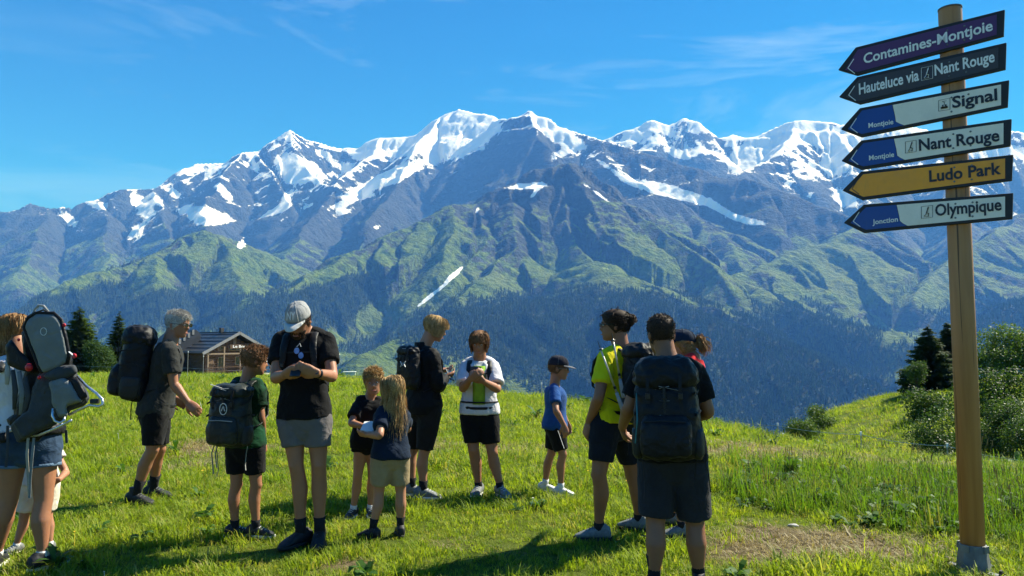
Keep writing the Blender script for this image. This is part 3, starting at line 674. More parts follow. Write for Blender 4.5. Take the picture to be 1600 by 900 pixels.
for sgn in SIGNS:
    tip, TL, TR, BR, BL = sgn['c']
    P = [PL(*q) for q in (tip, BL, BR, TR, TL)]
    bd = MB().prism(P, NS * -0.030).build('sign_board', SGN_BLK, post, bevel=0.003, label=sgn['lab'])
    # coloured sheet inset inside the dark frame
    ed = 30; top = lambda x: TL[1] + (TR[1] - TL[1]) * (x - TL[0]) / (TR[0] - TL[0]); bot = lambda x: BL[1] + (BR[1] - BL[1]) * (x - BL[0]) / (BR[0] - BL[0])
    m = 11; xr = TR[0] - ed; xl = TL[0] + 8; tx, ty = tip[0] + 26, tip[1] - 0
    def ins(x, s): return (x, (top(x) + m) if s else (bot(x) - m))
    col = sgn['col']
    if col[1] is None:
        pol = [(tx, ty), ins(xl, 0), ins(xr, 0), ins(xr, 1), ins(xl, 1)]
        MB().prism([PL(*q, OFF + .0030) for q in pol], NS * -0.0025).build('face_sheet', col[0], bd)
    else:
        xa, xb = col[2], col[3]
        cut = [ins(xa, 1), (xa + 9, top(xa) + m + 40), (xa + 12, bot(xa) - m - 22), (xb + 4, bot(xb) - m - 12), ins(xb + 22, 0)]
        pol = [(tx, ty), ins(xl, 0)] + cut[::-1] + [ins(xl, 1)]
        MB().prism([PL(*q, OFF + .0030) for q in pol], NS * -0.0025).build('face_sheet', col[0], bd, label='blue left end of the board')
        c2 = [(a + 2.0, b) for a, b in cut]
        pol = c2 + [ins(xr, 0), ins(xr, 1)]
        MB().prism([PL(*q, OFF + .0030) for q in pol], NS * -0.0025).build('face_sheet', col[1], bd, label='white right end of the board')
    # thin chevron
    lc = T_W if col[0] is not C_ORG else T_B
    a, b, c_ = (tip[0] + 36, tip[1] - 6), (tip[0] + 58, tip[1] - 40), (tip[0] + 62, tip[1] + 14)
    mbx = MB()
    for u, v in ((a, b), (a, c_)): mbx.tube([PL(*u, OFF + .0042), PL(*v, OFF + .0042)], .0035, 4, flat=(1, .3), up=(0, 0, 1))
    mbx.build('chevron', lc, bd)
    for (tx_, p0, p1, h, mt, bo) in sgn['t']:
        hh = (PL(p0[0], p0[1] - h) - PL(*p0)).length
        text_on(tx_, 'lettering', mt, bd, PL(*p0, OFF + .003), PL(*p1, OFF + .003), hh, NS, bo)
    if sgn['pic']:
        q0, q1, q2, q3, mt, kind = sgn['pic']; mbx = MB(); Q = [PL(*q, OFF + .0045) for q in (q0, q1, q2, q3)]
        for i in range(4): mbx.tube([Q[i], Q[(i + 1) % 4]], .0024, 4, flat=(1, .4))
        def g(u, v): return Q[3] + (Q[2] - Q[3]) * u + (Q[0] - Q[3]) * v
        if kind == 0:
            for path, r in (([(.62, .92), (.52, .62), (.45, .40)], .006), ([(.45, .42), (.66, .36), (.60, .14)], .006), ([(.5, .62), (.40, .30), (.25, .18)], .004), ([(.56, .74), (.57, .78)], .009), ([(.25, .12), (.7, .12)], .003)):
                mbx.tube([g(*q) for q in path], r, 5, flat=(1, .4))
        else:
            for path, r in (([(.2, .30), (.8, .30)], .010), ([(.2, .20), (.8, .20)], .006), ([(.36, .38), (.36, .52)], .008), ([(.62, .38), (.62, .52)], .008), ([(.5, .5), (.5, .75), (.3, .85), (.7, .85)], .003)):
                mbx.tube([g(*q) for q in path], r, 5, flat=(1, .4))
        mbx.build('pictogram', mt, bd)
    for bx_ in (.585, .70):
        q_ = lerp2(lerp2(TL, BL, .5), lerp2(TR, BR, .5), bx_ + .03)
        for dy_ in (-26, 26): b_ = PL(q_[0], q_[1] + dy_, OFF + .003); MB().tube([b_, b_ + NS * .004], [.007, .005], 8).build('bolt', STEEL, bd)
    zc_ = (PL(*lerp2(TL, BL, .5)).z + PL(*lerp2(TR, BR, .5)).z) / 2
    rg = [[Vector((r * math.cos(a_ * .3927), r * math.sin(a_ * .3927), zc_ + dz)) for a_ in range(16)] for r, dz in ((.076, -.018), (.079, -.015), (.079, .015), (.076, .018))]
    MB().rings(rg).build('clamp', STEEL, bd, smooth_=True)
tsd = MB(); tsd.rings([[Vector((r * math.cos(a * .2618), r * math.sin(a * .2618), ptop + dz)) for a in range(24)] for r, dz in ((.076, -.006), (.076, .004), (.06, .006))]).build('post_cap', stuff_mat('post_cap_grey', (.12, .11, .10), .6), post)

# ------------------------------------------------------------------ chalet beyond the brow
CHO = at(314, 586, 98.0); CH = empty('chalet', (CHO.x, CHO.y, CHO.z), math.radians(52)); tag(CH, 'dark timber chalet with grey sheet roof and pale deck beyond the meadow', 'chalet')
def planks_mat(name, lo, hi, sc=(1, 1, 7)):
    w = NT(name); p = w.obj(); mp = w.n('ShaderNodeMapping', {'Vector': p, 'Scale': sc}); g = w.noise(1.6, 5, 0.65, mp.outputs[0])
    w.P(Base_Color=w.mix(w.ramp(g, 0.3, 0.7), lo, hi), Roughness=0.75, Normal=w.bump(g, 0.02, 0.4)); return w.m
TIM = planks_mat('dark_timber', (0.055, 0.030, 0.016), (0.13, 0.075, 0.040)); TIMV = planks_mat('pale_timber', (0.16, 0.11, 0.07), (0.30, 0.22, 0.14), (5, 5, 1)); DECK = planks_mat('deck_boards', (0.50, 0.46, 0.40), (0.66, 0.62, 0.55), (4, 1, 1))
ROOF = stuff_mat('roof_sheet', (0.055, 0.060, 0.070), 0.45, 0.15, 0.8, 0.1, 6, 0.3); GLASS = stuff_mat('window_glass', (0.02, 0.028, 0.035), 0.08, 0.2, 1.0, spec=0.8); TRIM = stuff_mat('roof_trim', (0.22, 0.22, 0.22), 0.6)
CW, CD, CE, CR = 9.9, 10.0, 3.0, 5.55          # width, depth, eave and ridge heights
wl = MB(); wl.prism([(0.8, 0.5, 0), (CW - .8, 0.5, 0), (CW - .8, .5, CE - .1), (CW / 2, .5, CR - .45), (0.8, .5, CE - .1)], (0, CD - .8, 0)); wl.build('wall', TIM, CH)
for k in range(9):      # log courses standing proud on the two visible walls
    z = 0.17 + k * .33
    MB().box((CW / 2, .44, z), (CW - 1.5, .10, .27)).build('log', TIM, CH, bevel=.03)
    MB().box((.74, CD / 2, z), (.10, CD - 1.2, .27)).build('log', TIM, CH, bevel=.03)
for k in range(12):     # gable boards
    x = 2.2 + k * .56; h = CR - .5 - abs(x - CW / 2) * (CR - CE) / (CW / 2) - 3.1
    if h > .15: MB().box((x, .40, 3.1 + h / 2), (.5, .05, h)).build('gable_board', TIMV if k % 4 == 1 else TIM, CH, bevel=.01)
for s in (-1, 1):
    ov = .35; zl = CE - .02; a = Vector((CW / 2, -.9, CR)); b = Vector((CW / 2 + s * (CW / 2 + ov), -.9, zl - .18))
    n = Vector((-(b - a).z, 0, (b - a).x)).normalized(); n = n if n.z > 0 else -n
    rf = MB().prism([a, b, b + n * .16, a + n * .16], (0, CD + 1.3, 0)).build('roof', ROOF, CH)
    for k in range(6): f = .12 + k * .165; p = a.lerp(b, f) + n * .17; MB().box(p + Vector((0, (CD + 1.3) / 2, .02)), (.10, CD + 1.3, .07)).build('roof_seam', TRIM if k % 2 else ROOF, rf)
    MB().prism([a + n * .19, b + n * .19, b - n * .18, a - n * .18], (0, -.06, 0)).build('barge_board', TRIM, rf)
MB().box((CW / 2, CD / 2 - .2, CR + .17), (.35, CD + 1.3, .08)).build('ridge_cap', TRIM, CH)
MB().box((CW / 2 - .3, 3.2, CR + .4), (.5, .5, .7)).build('chimney', stuff_mat('chimney_dark', (.05, .05, .05)), CH, bevel=.03)
for x in (.6, 2.9, 5.3, 7.7, CW - .6): MB().box((x, -.55, CE / 2 + (.35 if 1 < x < 9 else 0)), (.17, .17, CE + (.7 if 1 < x < 9 else 0))).build('porch_post', TIMV, CH, bevel=.01)
MB().box((CW / 2, -.55, CE - .25), (CW - .8, .15, .2)).build('porch_beam', TIMV, CH, bevel=.01)
for x, w_, z, h in ((3.0, .9, 1.5, 1.6), (6.1, 2.0, 1.75, 1.1), (8.6, 1.0, 1.75, 1.1), (5.3, 2.4, 3.55, .75), (3.2, .8, 3.5, .5)):
    wn_ = MB().box((x, .355, z), (w_, .06, h)).build('window', GLASS, CH)
    fr = MB()
    for dx, dz, sx_, sz_ in ((-w_ / 2, 0, .09, h + .1), (w_ / 2, 0, .09, h + .1), (0, h / 2, w_ + .1, .09), (0, -h / 2, w_ + .1, .09), (0, 0, .05, h)): fr.box((x + dx, .315, z + dz), (sx_, .05, sz_))
    fr.build('window_frame', TIMV, wn_)
MB().box((1.5, .36, 1.05), (.95, .06, 2.1)).build('door', planks_mat('door_wood', (.10, .06, .035), (.18, .11, .06), (6, 6, 1)), CH, bevel=.01)
sg = MB().box((5.7, -.66, 3.72), (4.0, .05, .55)).build('name_board', TIM, CH)
text_on('Le', 'lettering', T_W, CH, Vector((4.1, -.695, 3.57)), Vector((4.75, -.695, 3.57)), .34, (0, -1, 0), .02); text_on('Bourent', 'lettering', T_W, CH, Vector((4.98, -.695, 3.57)), Vector((7.3, -.695, 3.57)), .34, (0, -1, 0), .02)
dk = MB().box((5.4, -2.0, -.14), (14.4, 6.4, .26)).build('deck', DECK, CH, bevel=.01)
dk.rotation_euler = (0, 0, math.radians(-18))
for x in (-1.4, 1.0, 3.4, 5.8, 8.2, 10.6, 12.2): MB().box((x, -3.5, -.9), (.14, .14, 1.4)).build('deck_leg', TIM, CH)
rl = MB()
for x in (.6, 2.9, 5.3, 7.7, 10.0): rl.box((x, -.72, .5), (.09, .09, 1.0))
for z in (.45, .98): rl.box((5.3, -.74, z), (9.6, .05, .07))
rl.build('railing', TIM, CH)
bk = MB(); bk.prism([(-1.4, 5, 0), (2.6, 5, 0), (2.6, 5, 5.4), (2.0, 5, 6.0), (1.4, 5, 6.0), (-1.4, 5, 3.4)], (0, 7, 0)); bk.build('rear_wing', ROOF, CH)
for k in range(5): MB().box((-1.0 + k * .62, 4.97, 4.0 + k * .42), (.30, .05, .7)).build('snow_guard', TRIM, CH)

# ------------------------------------------------------------------ trees
def bark(): return stuff_mat('bark', (0.055, 0.042, 0.030), 0.9, 0.4, 8, 0.8, 14)
BARK = bark()
LEAF_D = leaf_mat('broad_leaf', (0.024, 0.060, 0.010), (0.095, 0.165, 0.024), 0.40, 0.55, seed_scale=0.9)
LEAF_A = leaf_mat('alder_leaf', (0.030, 0.070, 0.014), (0.095, 0.160, 0.034), 0.38, 0.5, seed_scale=0.9)
LEAF_S = leaf_mat('spruce_needles', (0.018, 0.042, 0.010), (0.075, 0.125, 0.024), 0.36, 0.7, seed_scale=0.8)
LEAF_L = leaf_mat('larch_needles', (0.035, 0.075, 0.016), (0.085, 0.150, 0.030), 0.35, 0.7, seed_scale=0.8)
def spruce(px, py_base, py_top, Y, half_px, label, group, seed, mat=LEAF_S, lean=0.0, dens=1.0, base=None, bare=0.05):
    rs = np.random.RandomState(seed); b0 = at(px, py_base, Y); b0.z = base if base is not None else zgs(b0.x, b0.y) - .1
    H = at(px, py_top, Y).z - b0.z; R = half_px / FPX * Y
    t = empty('spruce_tree', b0); tag(t, label, 'tree', group)
    pts = [Vector((0.04 * math.sin(3 * k) + lean * H * (k / 6) ** 2, 0.03 * math.cos(2 * k), H * k / 6.2)) for k in range(7)]
    MB().tube(pts, [H * .022 * (1 - k / 7.5) for k in range(7)], 8).build('trunk', BARK, t, smooth_=True)
    V = []; F = []
    nw = int(46 * dens)
    for w in range(nw):
        f = (w + rs.rand() * .8) / nw; z = H * (bare + (0.985 - bare) * f)
        z0_ = z
        r = R * ((1 - f) ** 0.78) * (0.85 + 0.35 * rs.rand()) * (0.72 + 0.28 * min(1, f * 6)); nb = int(6 + 6 * (1 - f))
        for k in range(nb):
            z = z0_ + H * .02 * rs.randn(); a = 6.283 * (k + rs.rand() * .8) / nb; d = Vector((math.cos(a), math.sin(a), 0)); s = Vector((-d.y, d.x, 0)); rr_ = r * (0.65 + .5 * rs.rand()); dr = -0.22 - .15 * rs.rand()
            ns = max(3, int(rr_ / (R * .1)) + 2)
            for q in range(ns):
                u = (q + .6) / ns; c = Vector((lean * H * f * f, 0, z)) + d * (rr_ * u) + Vector((0, 0, rr_ * (dr * u + .22 * u * u)))
                wdt = rr_ * .46 * (1.15 - u) + R * .06; ln = rr_ / ns * 1.7 + R * .05
                for sd in (-1, 1):
                    for h_ in range(3):
                        tipv = c + d * ln * (.5 + .4 * rs.rand()) + s * sd * wdt * (.5 + .6 * rs.rand()) + Vector((0, 0, -wdt * (.15 + .55 * rs.rand())))
                        o = len(V); e = d * (ln * .42); V.extend([c - e * .5, c + e, tipv]); F.append((o, o + 1, o + 2))
    cr = MB(); cr.v = [tuple(v) for v in V]; cr.f = F; cr.mi = [0] * len(F)
    me = cr.mesh('crown'); link('crown', me, mat, t)
    return t
def leafy(name, px, py, Y, rx_px, ry_px, label, group, seed, mat, n=9000, leaf=.11, base=None, trunk=True, cat='tree', lobes=9, dome=0.0):
    """broadleaf crown centred at a photo pixel: limbs, then leaves gathered round twig ends"""
    rs = np.random.RandomState(seed); c0 = at(px, py, Y); zb = base if base is not None else zgs(c0.x, c0.y) - .08
    RX, RZ = rx_px / FPX * Y, ry_px / FPX * Y
    t = empty(name, (c0.x, c0.y, zb)); tag(t, label, cat, group)
    C = Vector((0, 0, c0.z - zb)); tb = MB()
    tops = []
    for k in range(lobes):
        a = 6.283 * k / lobes + rs.rand(); el = math.asin(min(1, max(-.95, (-.35 if trunk else -.9) + (1.35 if trunk else 1.9) * rs.rand()))); q = .40 + .38 * rs.rand()
        tops.append(C + Vector((RX * q * math.cos(a) * math.cos(el), RX * .9 * q * math.sin(a) * math.cos(el), RZ * q * math.sin(el))))
    if trunk:
        rt = max(.05, RX * .055); fork = C - Vector((0, 0, RZ * .55))
        tb.tube([Vector((0, 0, -.1)), fork * .5 + Vector((.06, 0, 0)), fork], [rt * 1.25, rt, rt * .85], 8)
        for p in tops: tb.tube([fork, fork.lerp(p, .5) + Vector((0, 0, RZ * .06)), p], [rt * .6, rt * .34, rt * .08], 5)
    else:
        for p in tops:
            g = Vector((p.x * .35, p.y * .35, -.05)); tb.tube([g, g.lerp(p, .5) + Vector((0, 0, .1)), p], [.03, .02, .008], 5)
    tb.build('trunk' if trunk else 'stems', BARK, t, smooth_=True)
    # twig ends over the lobes; leaves round each
    ntw = n // 14; TP = np.array([q[:] for q in tops])[rs.randint(lobes, size=ntw)]; D_ = rs.randn(ntw, 3); D_ /= np.linalg.norm(D_, axis=1)[:, None]
    r = (0.45 + .55 * rs.rand(ntw) ** .5) * RX * .46; TW = TP + D_ * r[:, None] * np.array([1, 1, min(1.1, RZ / RX) * .95]); TW[:, 2] = np.where(TW[:, 2] < .05, .05 + rs.rand(ntw) * .2, TW[:, 2])
    m = ntw * 14; ctr = np.repeat(TW, 14, 0) + rs.randn(m, 3) * leaf * 2.4 * .55
    nrm = rs.randn(m, 3) + (np.repeat(D_, 14, 0) + np.array([0, 0, .9])) * .8; nrm /= np.linalg.norm(nrm, axis=1)[:, None]
    a = np.cross(nrm, rs.randn(m, 3)); a /= np.linalg.norm(a, axis=1)[:, None] + 1e-9; b = np.cross(nrm, a); l = (leaf * (.6 + .7 * rs.rand(m)))[:, None]
    V = np.stack([ctr - a * l * .5, ctr + b * l * .32, ctr + a * l * .55, ctr - b * l * .32], 1).reshape(-1, 3); Fc = np.arange(m * 4).reshape(-1, 4).tolist()
    V[:, 2] = np.maximum(V[:, 2], .01)
    me = bpy.data.meshes.new('crown'); me.from_pydata(V.tolist(), [], Fc); me.update(); link('crown' if trunk else 'foliage', me, mat, t)
    return t
spruce(120, 592, 479, 74, 46, 'tall dark spruce tree behind the child carrier', 'trees at the meadow edge', 1)
leafy('broadleaf_tree', 152, 560, 72, 24, 34, 'rounded bright green tree between the two spruces by the meadow edge', 'trees at the meadow edge', 2, LEAF_L, 9000, .16, base=zgs(-41, 72) - .3)
spruce(183, 592, 486, 76, 26, 'narrow spruce tree beside the black trekking backpack', 'trees at the meadow edge', 3)
spruce(1455, 655, 508, 50, 44, 'broad dark spruce tree on the grassy knoll beside the post', 'trees on the knoll', 4, dens=1.2)
spruce(1486, 660, 502, 52, 38, 'tall dark spruce tree partly hidden behind the wooden post', 'trees on the knoll', 5, dens=1.2)
leafy('young_tree', 1432, 585, 47, 15, 28, 'small slender tree with a bare thin trunk at the knoll edge', 'trees on the knoll', 6, LEAF_L, 2600, .12, lobes=6)
leafy('broadleaf_tree', 1574, 558, 50, 58, 50, 'tall rounded broadleaf tree behind the bushes right of the post', 'trees on the knoll', 7, LEAF_D, 15000, .15, lobes=12)
BG = 'bushes below the knoll'
leafy('bush', 1470, 688, 20, 52, 48, 'grey green alder bush low on the knoll, just left of the post', BG, 8, LEAF_A, 9000, .055, trunk=False, cat='bush')
leafy('bush', 1563, 672, 21, 44, 52, 'large grey green bush beneath the tall broadleaf tree', BG, 9, LEAF_A, 12000, .06, trunk=False, cat='bush')
leafy('bush', 1622, 694, 19, 44, 56, 'grey green bush cut off by the picture edge right of the post', BG, 10, LEAF_A, 9000, .055, trunk=False, cat='bush')
leafy('bush', 1546, 616, 30, 62, 58, 'dark bush tucked between the post and the tall broadleaf tree', BG, 12, LEAF_D, 9000, .10, trunk=False, cat='bush')
leafy('bush', 1448, 640, 36, 40, 32, 'dark bush in the shade beneath the broad spruce on the knoll', BG, 15, LEAF_D, 7000, .10, trunk=False, cat='bush')
leafy('bush', 1282, 652, 46, 24, 18, 'low leafy bush at the crest of the knoll slope', BG, 13, LEAF_D, 4200, .10, trunk=False, cat='bush')
leafy('bush', 1250, 672, 42, 26, 15, 'low spreading bush at the foot of the knoll slope', BG, 14, LEAF_D, 4200, .10, trunk=False, cat='bush')

# ------------------------------------------------------------------ wire fence, cabinet, stones
FP = [(100, 569, 62), (294, 549, 40), (318, 556, 44), (846, 598, 27), (1005, 632, 24), (1215, 662, 20), (1345, 676, 17), (1480, 694, 14.5), (1640, 722, 12.5)]
WIRE = stuff_mat('fence_wire', (0.42, 0.42, 0.40), 0.4, metal=0.6); PST = stuff_mat('fence_rod', (0.30, 0.29, 0.27), 0.5)
fpts = [at(a, b, y) for a, b, y in FP]
fe = empty('wire_fence', (fpts[0].x, fpts[0].y, zgs(fpts[0].x, fpts[0].y))); tag(fe, 'thin single wire fence on slender rods along the meadow edge', 'fence')
fl = fe.location
wp = [at(100, 571, 62), at(294, 575, 46), at(430, 580, 42), at(846, 607, 27), at(1005, 636, 24), at(1110, 652, 22), at(1215, 665, 20), at(1345, 679, 17), at(1480, 697, 14.5), at(1640, 724, 12.5)]
wpp = []
for i in range(len(wp) - 1):
    for k in range(5): t_ = k / 5; q = wp[i].lerp(wp[i + 1], t_); q.z -= .10 * 4 * t_ * (1 - t_) * .5; wpp.append(q - fl)
wpp.append(wp[-1] - fl)
MB().tube(wpp, .006, 5).build('wire', WIRE, fe)
for p in fpts:
    g = zgs(p.x, p.y); g = min(g, p.z - .6)
    rod = MB().tube([Vector((p.x, p.y, g - .15)) - fl, p - fl], .014, 6).build('fence_post', PST, fe)
    MB().tube([p - fl - Vector((0, 0, .06)), p - fl + Vector((0, 0, .02))], .024, 6).build('insulator', stuff_mat('insulator', (.75, .75, .72)), rod)
cb = at(546, 593, 55); cb.z -= .15
cab = empty('utility_cabinet', cb, .15); tag(cab, 'small pale green utility cabinet at the meadow edge', 'cabinet')
CABM = stuff_mat('cabinet_green', (0.42, 0.50, 0.38), 0.6); CABT = stuff_mat('cabinet_top', (0.66, 0.70, 0.60), 0.6)
MB().box((0, 0, .33), (.86, .5, .66)).build('housing', CABM, cab, bevel=.02)
MB().box((0, 0, .70), (.94, .58, .07)).build('top', CABT, cab, bevel=.02)
for s in (-1, 1): dr = MB().box((s * .2, -.262, .33), (.37, .025, .54)).build('door', CABT, cab, bevel=.008); MB().box((s * .06, -.285, .33), (.02, .02, .12)).build('handle', DARKST, dr)
STM = stuff_mat('pale_stone', (0.42, 0.40, 0.37), 0.85, 0.25, 20, 0.6, 40)
for i, (px, py, r, lab) in enumerate([(1366, 815, .024, 'small white stone at the edge of the uncut grass'), (1240, 824, .028, 'pale flat stone beside the near man on the dry patch'), (1197, 797, .03, 'small pale stone by the tuft of weeds'), (515, 676, .03, 'tiny pale stone in the meadow behind the cap man'), (188, 676, .03, 'tiny pale stone in the meadow by the trekking man')]):
    g = ground_at(px, py); rs = np.random.RandomState(50 + i); bm = bmesh.new(); bmesh.ops.create_icosphere(bm, subdivisions=3, radius=1)
    for v in bm.verts:
        k = 1 + .28 * mnoise.noise(v.co * 1.3 + Vector((i * 7, 0, 0))) + .1 * mnoise.noise(v.co * 4); v.co = Vector((v.co.x * 1.5 * k, v.co.y * k, max(-.2, v.co.z * .55 * k))) * r
    me = bpy.data.meshes.new('stone'); bm.to_mesh(me); bm.free(); o = link('stone', me, STM, None, (g.x, g.y, g.z + r * .25), True); tag(o, lab, 'stone', 'pale stones in the turf')
# ------------------------------------------------------------------ people: body builder
def skin_mat(name, col):
    if name in MATS: return MATS[name]
    w = NT(name); p = w.obj(); n = w.noise(9.0, 5, 0.6, p); n2 = w.noise(60.0, 3, 0.6, p)
    c = w.mix(w.ramp(n, 0.3, 0.7), tuple(x * .86 for x in col), (col[0] * 1.08, col[1] * 1.0, col[2] * .96))
    c = w.mix(w.ramp(n2, 0.62, 0.75, 0, .35), c, (col[0] * .72, col[1] * .55, col[2] * .5))
    w.P(Base_Color=c, Roughness=0.52); w.b.inputs['Specular IOR Level'].default_value = 0.4
    w.b.inputs['Subsurface Weight'].default_value = 0.12; w.b.inputs['Subsurface Radius'].default_value = (.012, .005, .003)
    w.P(Normal=w.bump(n2, .002, .25)); MATS[name] = w.m; return w.m
def hair_mat(name, lo, hi):
    if name in MATS: return MATS[name]
    w = NT(name); p = w.obj(); n = w.noise(120.0, 3, 0.6, p); n2 = w.noise(14.0, 3, .6, p)
    c = w.mix(w.ramp(w.math('ADD', w.math('MULTIPLY', n, .6), w.math('MULTIPLY', n2, .4)), .35, .65), lo, hi)
    w.P(Base_Color=c, Roughness=0.7); w.b.inputs['Specular IOR Level'].default_value = 0.2; MATS[name] = w.m; return w.m
SKIN = skin_mat('skin', (0.34, 0.155, 0.083)); SKIN_T = skin_mat('tanned_skin', (0.28, 0.124, 0.066)); SKIN_P = skin_mat('fair_skin', (0.40, 0.195, 0.112))
EYEW = stuff_mat('eye_white', (.45, .42, .40), .3); IRIS = stuff_mat('iris', (.03, .025, .02), .15); LIP = stuff_mat('lip', (.36, .14, .11), .5); BLK = stuff_mat('black_plastic', (.012, .012, .013), .35)
LENS = stuff_mat('dark_lens', (.012, .012, .016), .06, spec=.8)

def remesh(mb, name, vox, smooth_it=2, tris=None):
    me = mb.mesh(name + '_raw'); bm = bmesh.new(); bm.from_mesh(me); bmesh.ops.recalc_face_normals(bm, faces=bm.faces[:]); bm.to_mesh(me); bm.free()
    o = bpy.data.objects.new(name, me); COL.objects.link(o)
    r = o.modifiers.new('r', 'REMESH'); r.mode = 'VOXEL'; r.voxel_size = vox; r.use_smooth_shade = True
    if smooth_it: s = o.modifiers.new('s', 'SMOOTH'); s.factor = .5; s.iterations = smooth_it
    if tris: d = o.modifiers.new('d', 'DECIMATE'); d.ratio = tris
    bpy.context.view_layer.update(); m = dg_mesh(o, name); m.name = name
    bpy.data.objects.remove(o); bpy.data.meshes.remove(me)
    return m
def verts_of(me): v = np.zeros(len(me.vertices) * 3); me.vertices.foreach_get('co', v); return v.reshape(-1, 3)
def norms_of(me): v = np.zeros(len(me.vertices) * 3); me.vertices.foreach_get('normal', v); return v.reshape(-1, 3)
def n3(v, s, seed=0):
    """cheap 3-d noise from two 2-d slices"""
    return .6 * pn(v[:, 0] * s + v[:, 2] * s * .37 + seed, v[:, 2] * s + seed * 2, seed) + .6 * pn(v[:, 1] * s + seed, v[:, 2] * s * .8 - v[:, 0] * s * .3, seed + 5)
def wrinkle(me, amp, s=14.0, seed=0, amp2=0.0):
    v = verts_of(me); n = norms_of(me)
    v_ = v.copy(); v_[:, 2] *= .62; v_ += .03 * n3(v, 7.0, seed + 31)[:, None]
    d = amp * .5 * n3(v_, s * .55, seed + 3) + amp * .85 * (1 - 2 * np.abs(n3(v_, s, seed))) + amp2 * n3(v, s * 2.6, seed + 9)
    me.vertices.foreach_set('co', (v + n * d[:, None]).ravel()); me.update()
def ellipse_ring(c, X, F, a, d, n=24, sq=2.0):
    r = []
    for j in range(n):
        q = 2 * math.pi * j / n; cs, sn = math.cos(q), math.sin(q); e = 2.0 / sq
        r.append(c + X * (a * math.copysign(abs(cs) ** e, cs)) + F * (d * math.copysign(abs(sn) ** e, sn)))
    return r
def limb(mb, pts, rad, n=14):
    """tapered limb with rounded ends, smooth path through pts"""
    P = [Vector(p) for p in pts]; out = []; R = []
    for i in range(len(P) - 1):
        a = P[max(i - 1, 0)]; b = P[i]; c = P[i + 1]; d = P[min(i + 2, len(P) - 1)]
        for k in range(4):
            t = k / 4; out.append(0.5 * ((2 * b) + (c - a) * t + (2 * a - 5 * b + 4 * c - d) * t * t + (3 * b - a - 3 * c + d) * t ** 3)); R.append(rad[i] + (rad[i + 1] - rad[i]) * t)
    out.append(P[-1]); R.append(rad[-1])
    s0 = (out[0] - out[1]).normalized(); s1 = (out[-1] - out[-2]).normalized()
    out = [out[0] + s0 * R[0] * .55, out[0] + s0 * R[0] * .35] + out + [out[-1] + s1 * R[-1] * .35, out[-1] + s1 * R[-1] * .55]
    R = [R[0] * .45, R[0] * .8] + R + [R[-1] * .8, R[-1] * .45]
    mb.tube(out, R, n); return mb
# head shape: z from chin 0 to crown 1, half width, centre forward, half depth (all in head heights)
HEAD = [(0.0, .09, .22, .10), (.05, .16, .19, .18), (.14, .225, .125, .27), (.25, .262, .065, .345), (.40, .298, .0, .41), (.55, .318, -.025, .445), (.70, .325, -.035, .45), (.82, .295, -.035, .405), (.91, .225, -.035, .315), (.97, .125, -.035, .18), (1.0, .03, -.035, .045)]
_HT = np.stack([np.interp(np.linspace(0, 1, 401), [h[0] for h in HEAD], [h[k] for h in HEAD]) for k in (1, 2, 3)], 1).tolist()
def head_row(z): return _HT[int(min(1.0, max(0.0, z)) * 400 + .5)]
class Person: pass
def head_pt(p, x, y, z):
    """head space (x to the person's left, y forward, z up from chin; head heights) to local"""
    return p.chin + p.hX * (x * p.hh) + p.hF * (y * p.hh) + p.hU * (z * p.hh)
def skull(p, mb, grow=0.0, zmin=0.0, n=36, face=True):
    rows = []
    for z in np.linspace(zmin, 1.0, 30):
        a, c, d = head_row(z); ring = []
        for j in range(n):
            q = 2 * math.pi * j / n; x = a * math.cos(q); s = math.sin(q); y = c + d * s * (1.0 if s < 0 else .97)
            if face and s > 0:
                fx = lambda x0, z0, sx, sz: math.exp(-((x - x0) / sx) ** 2 - ((z - z0) / sz) ** 2)
                y += .105 * fx(0, .37, .055, .055) + .06 * fx(0, .46, .045, .09) - .035 * fx(.135, .505, .075, .05) - .035 * fx(-.135, .505, .075, .05)
                y += .022 * fx(0, .205, .10, .035) + .03 * fx(0, .06, .10, .06) + .02 * fx(.13, .585, .12, .035) + .02 * fx(-.13, .585, .12, .035) - .02 * fx(0, .145, .12, .025)
            g = 1 + grow / max(.05, math.hypot(a, d) * .7)
            ring.append(head_pt(p, x * g, (y - c) * g + c, z + (grow * .9 if z > .9 else 0) * (z - .9) / .1))
        rows.append(ring)
    mb.rings(rows)
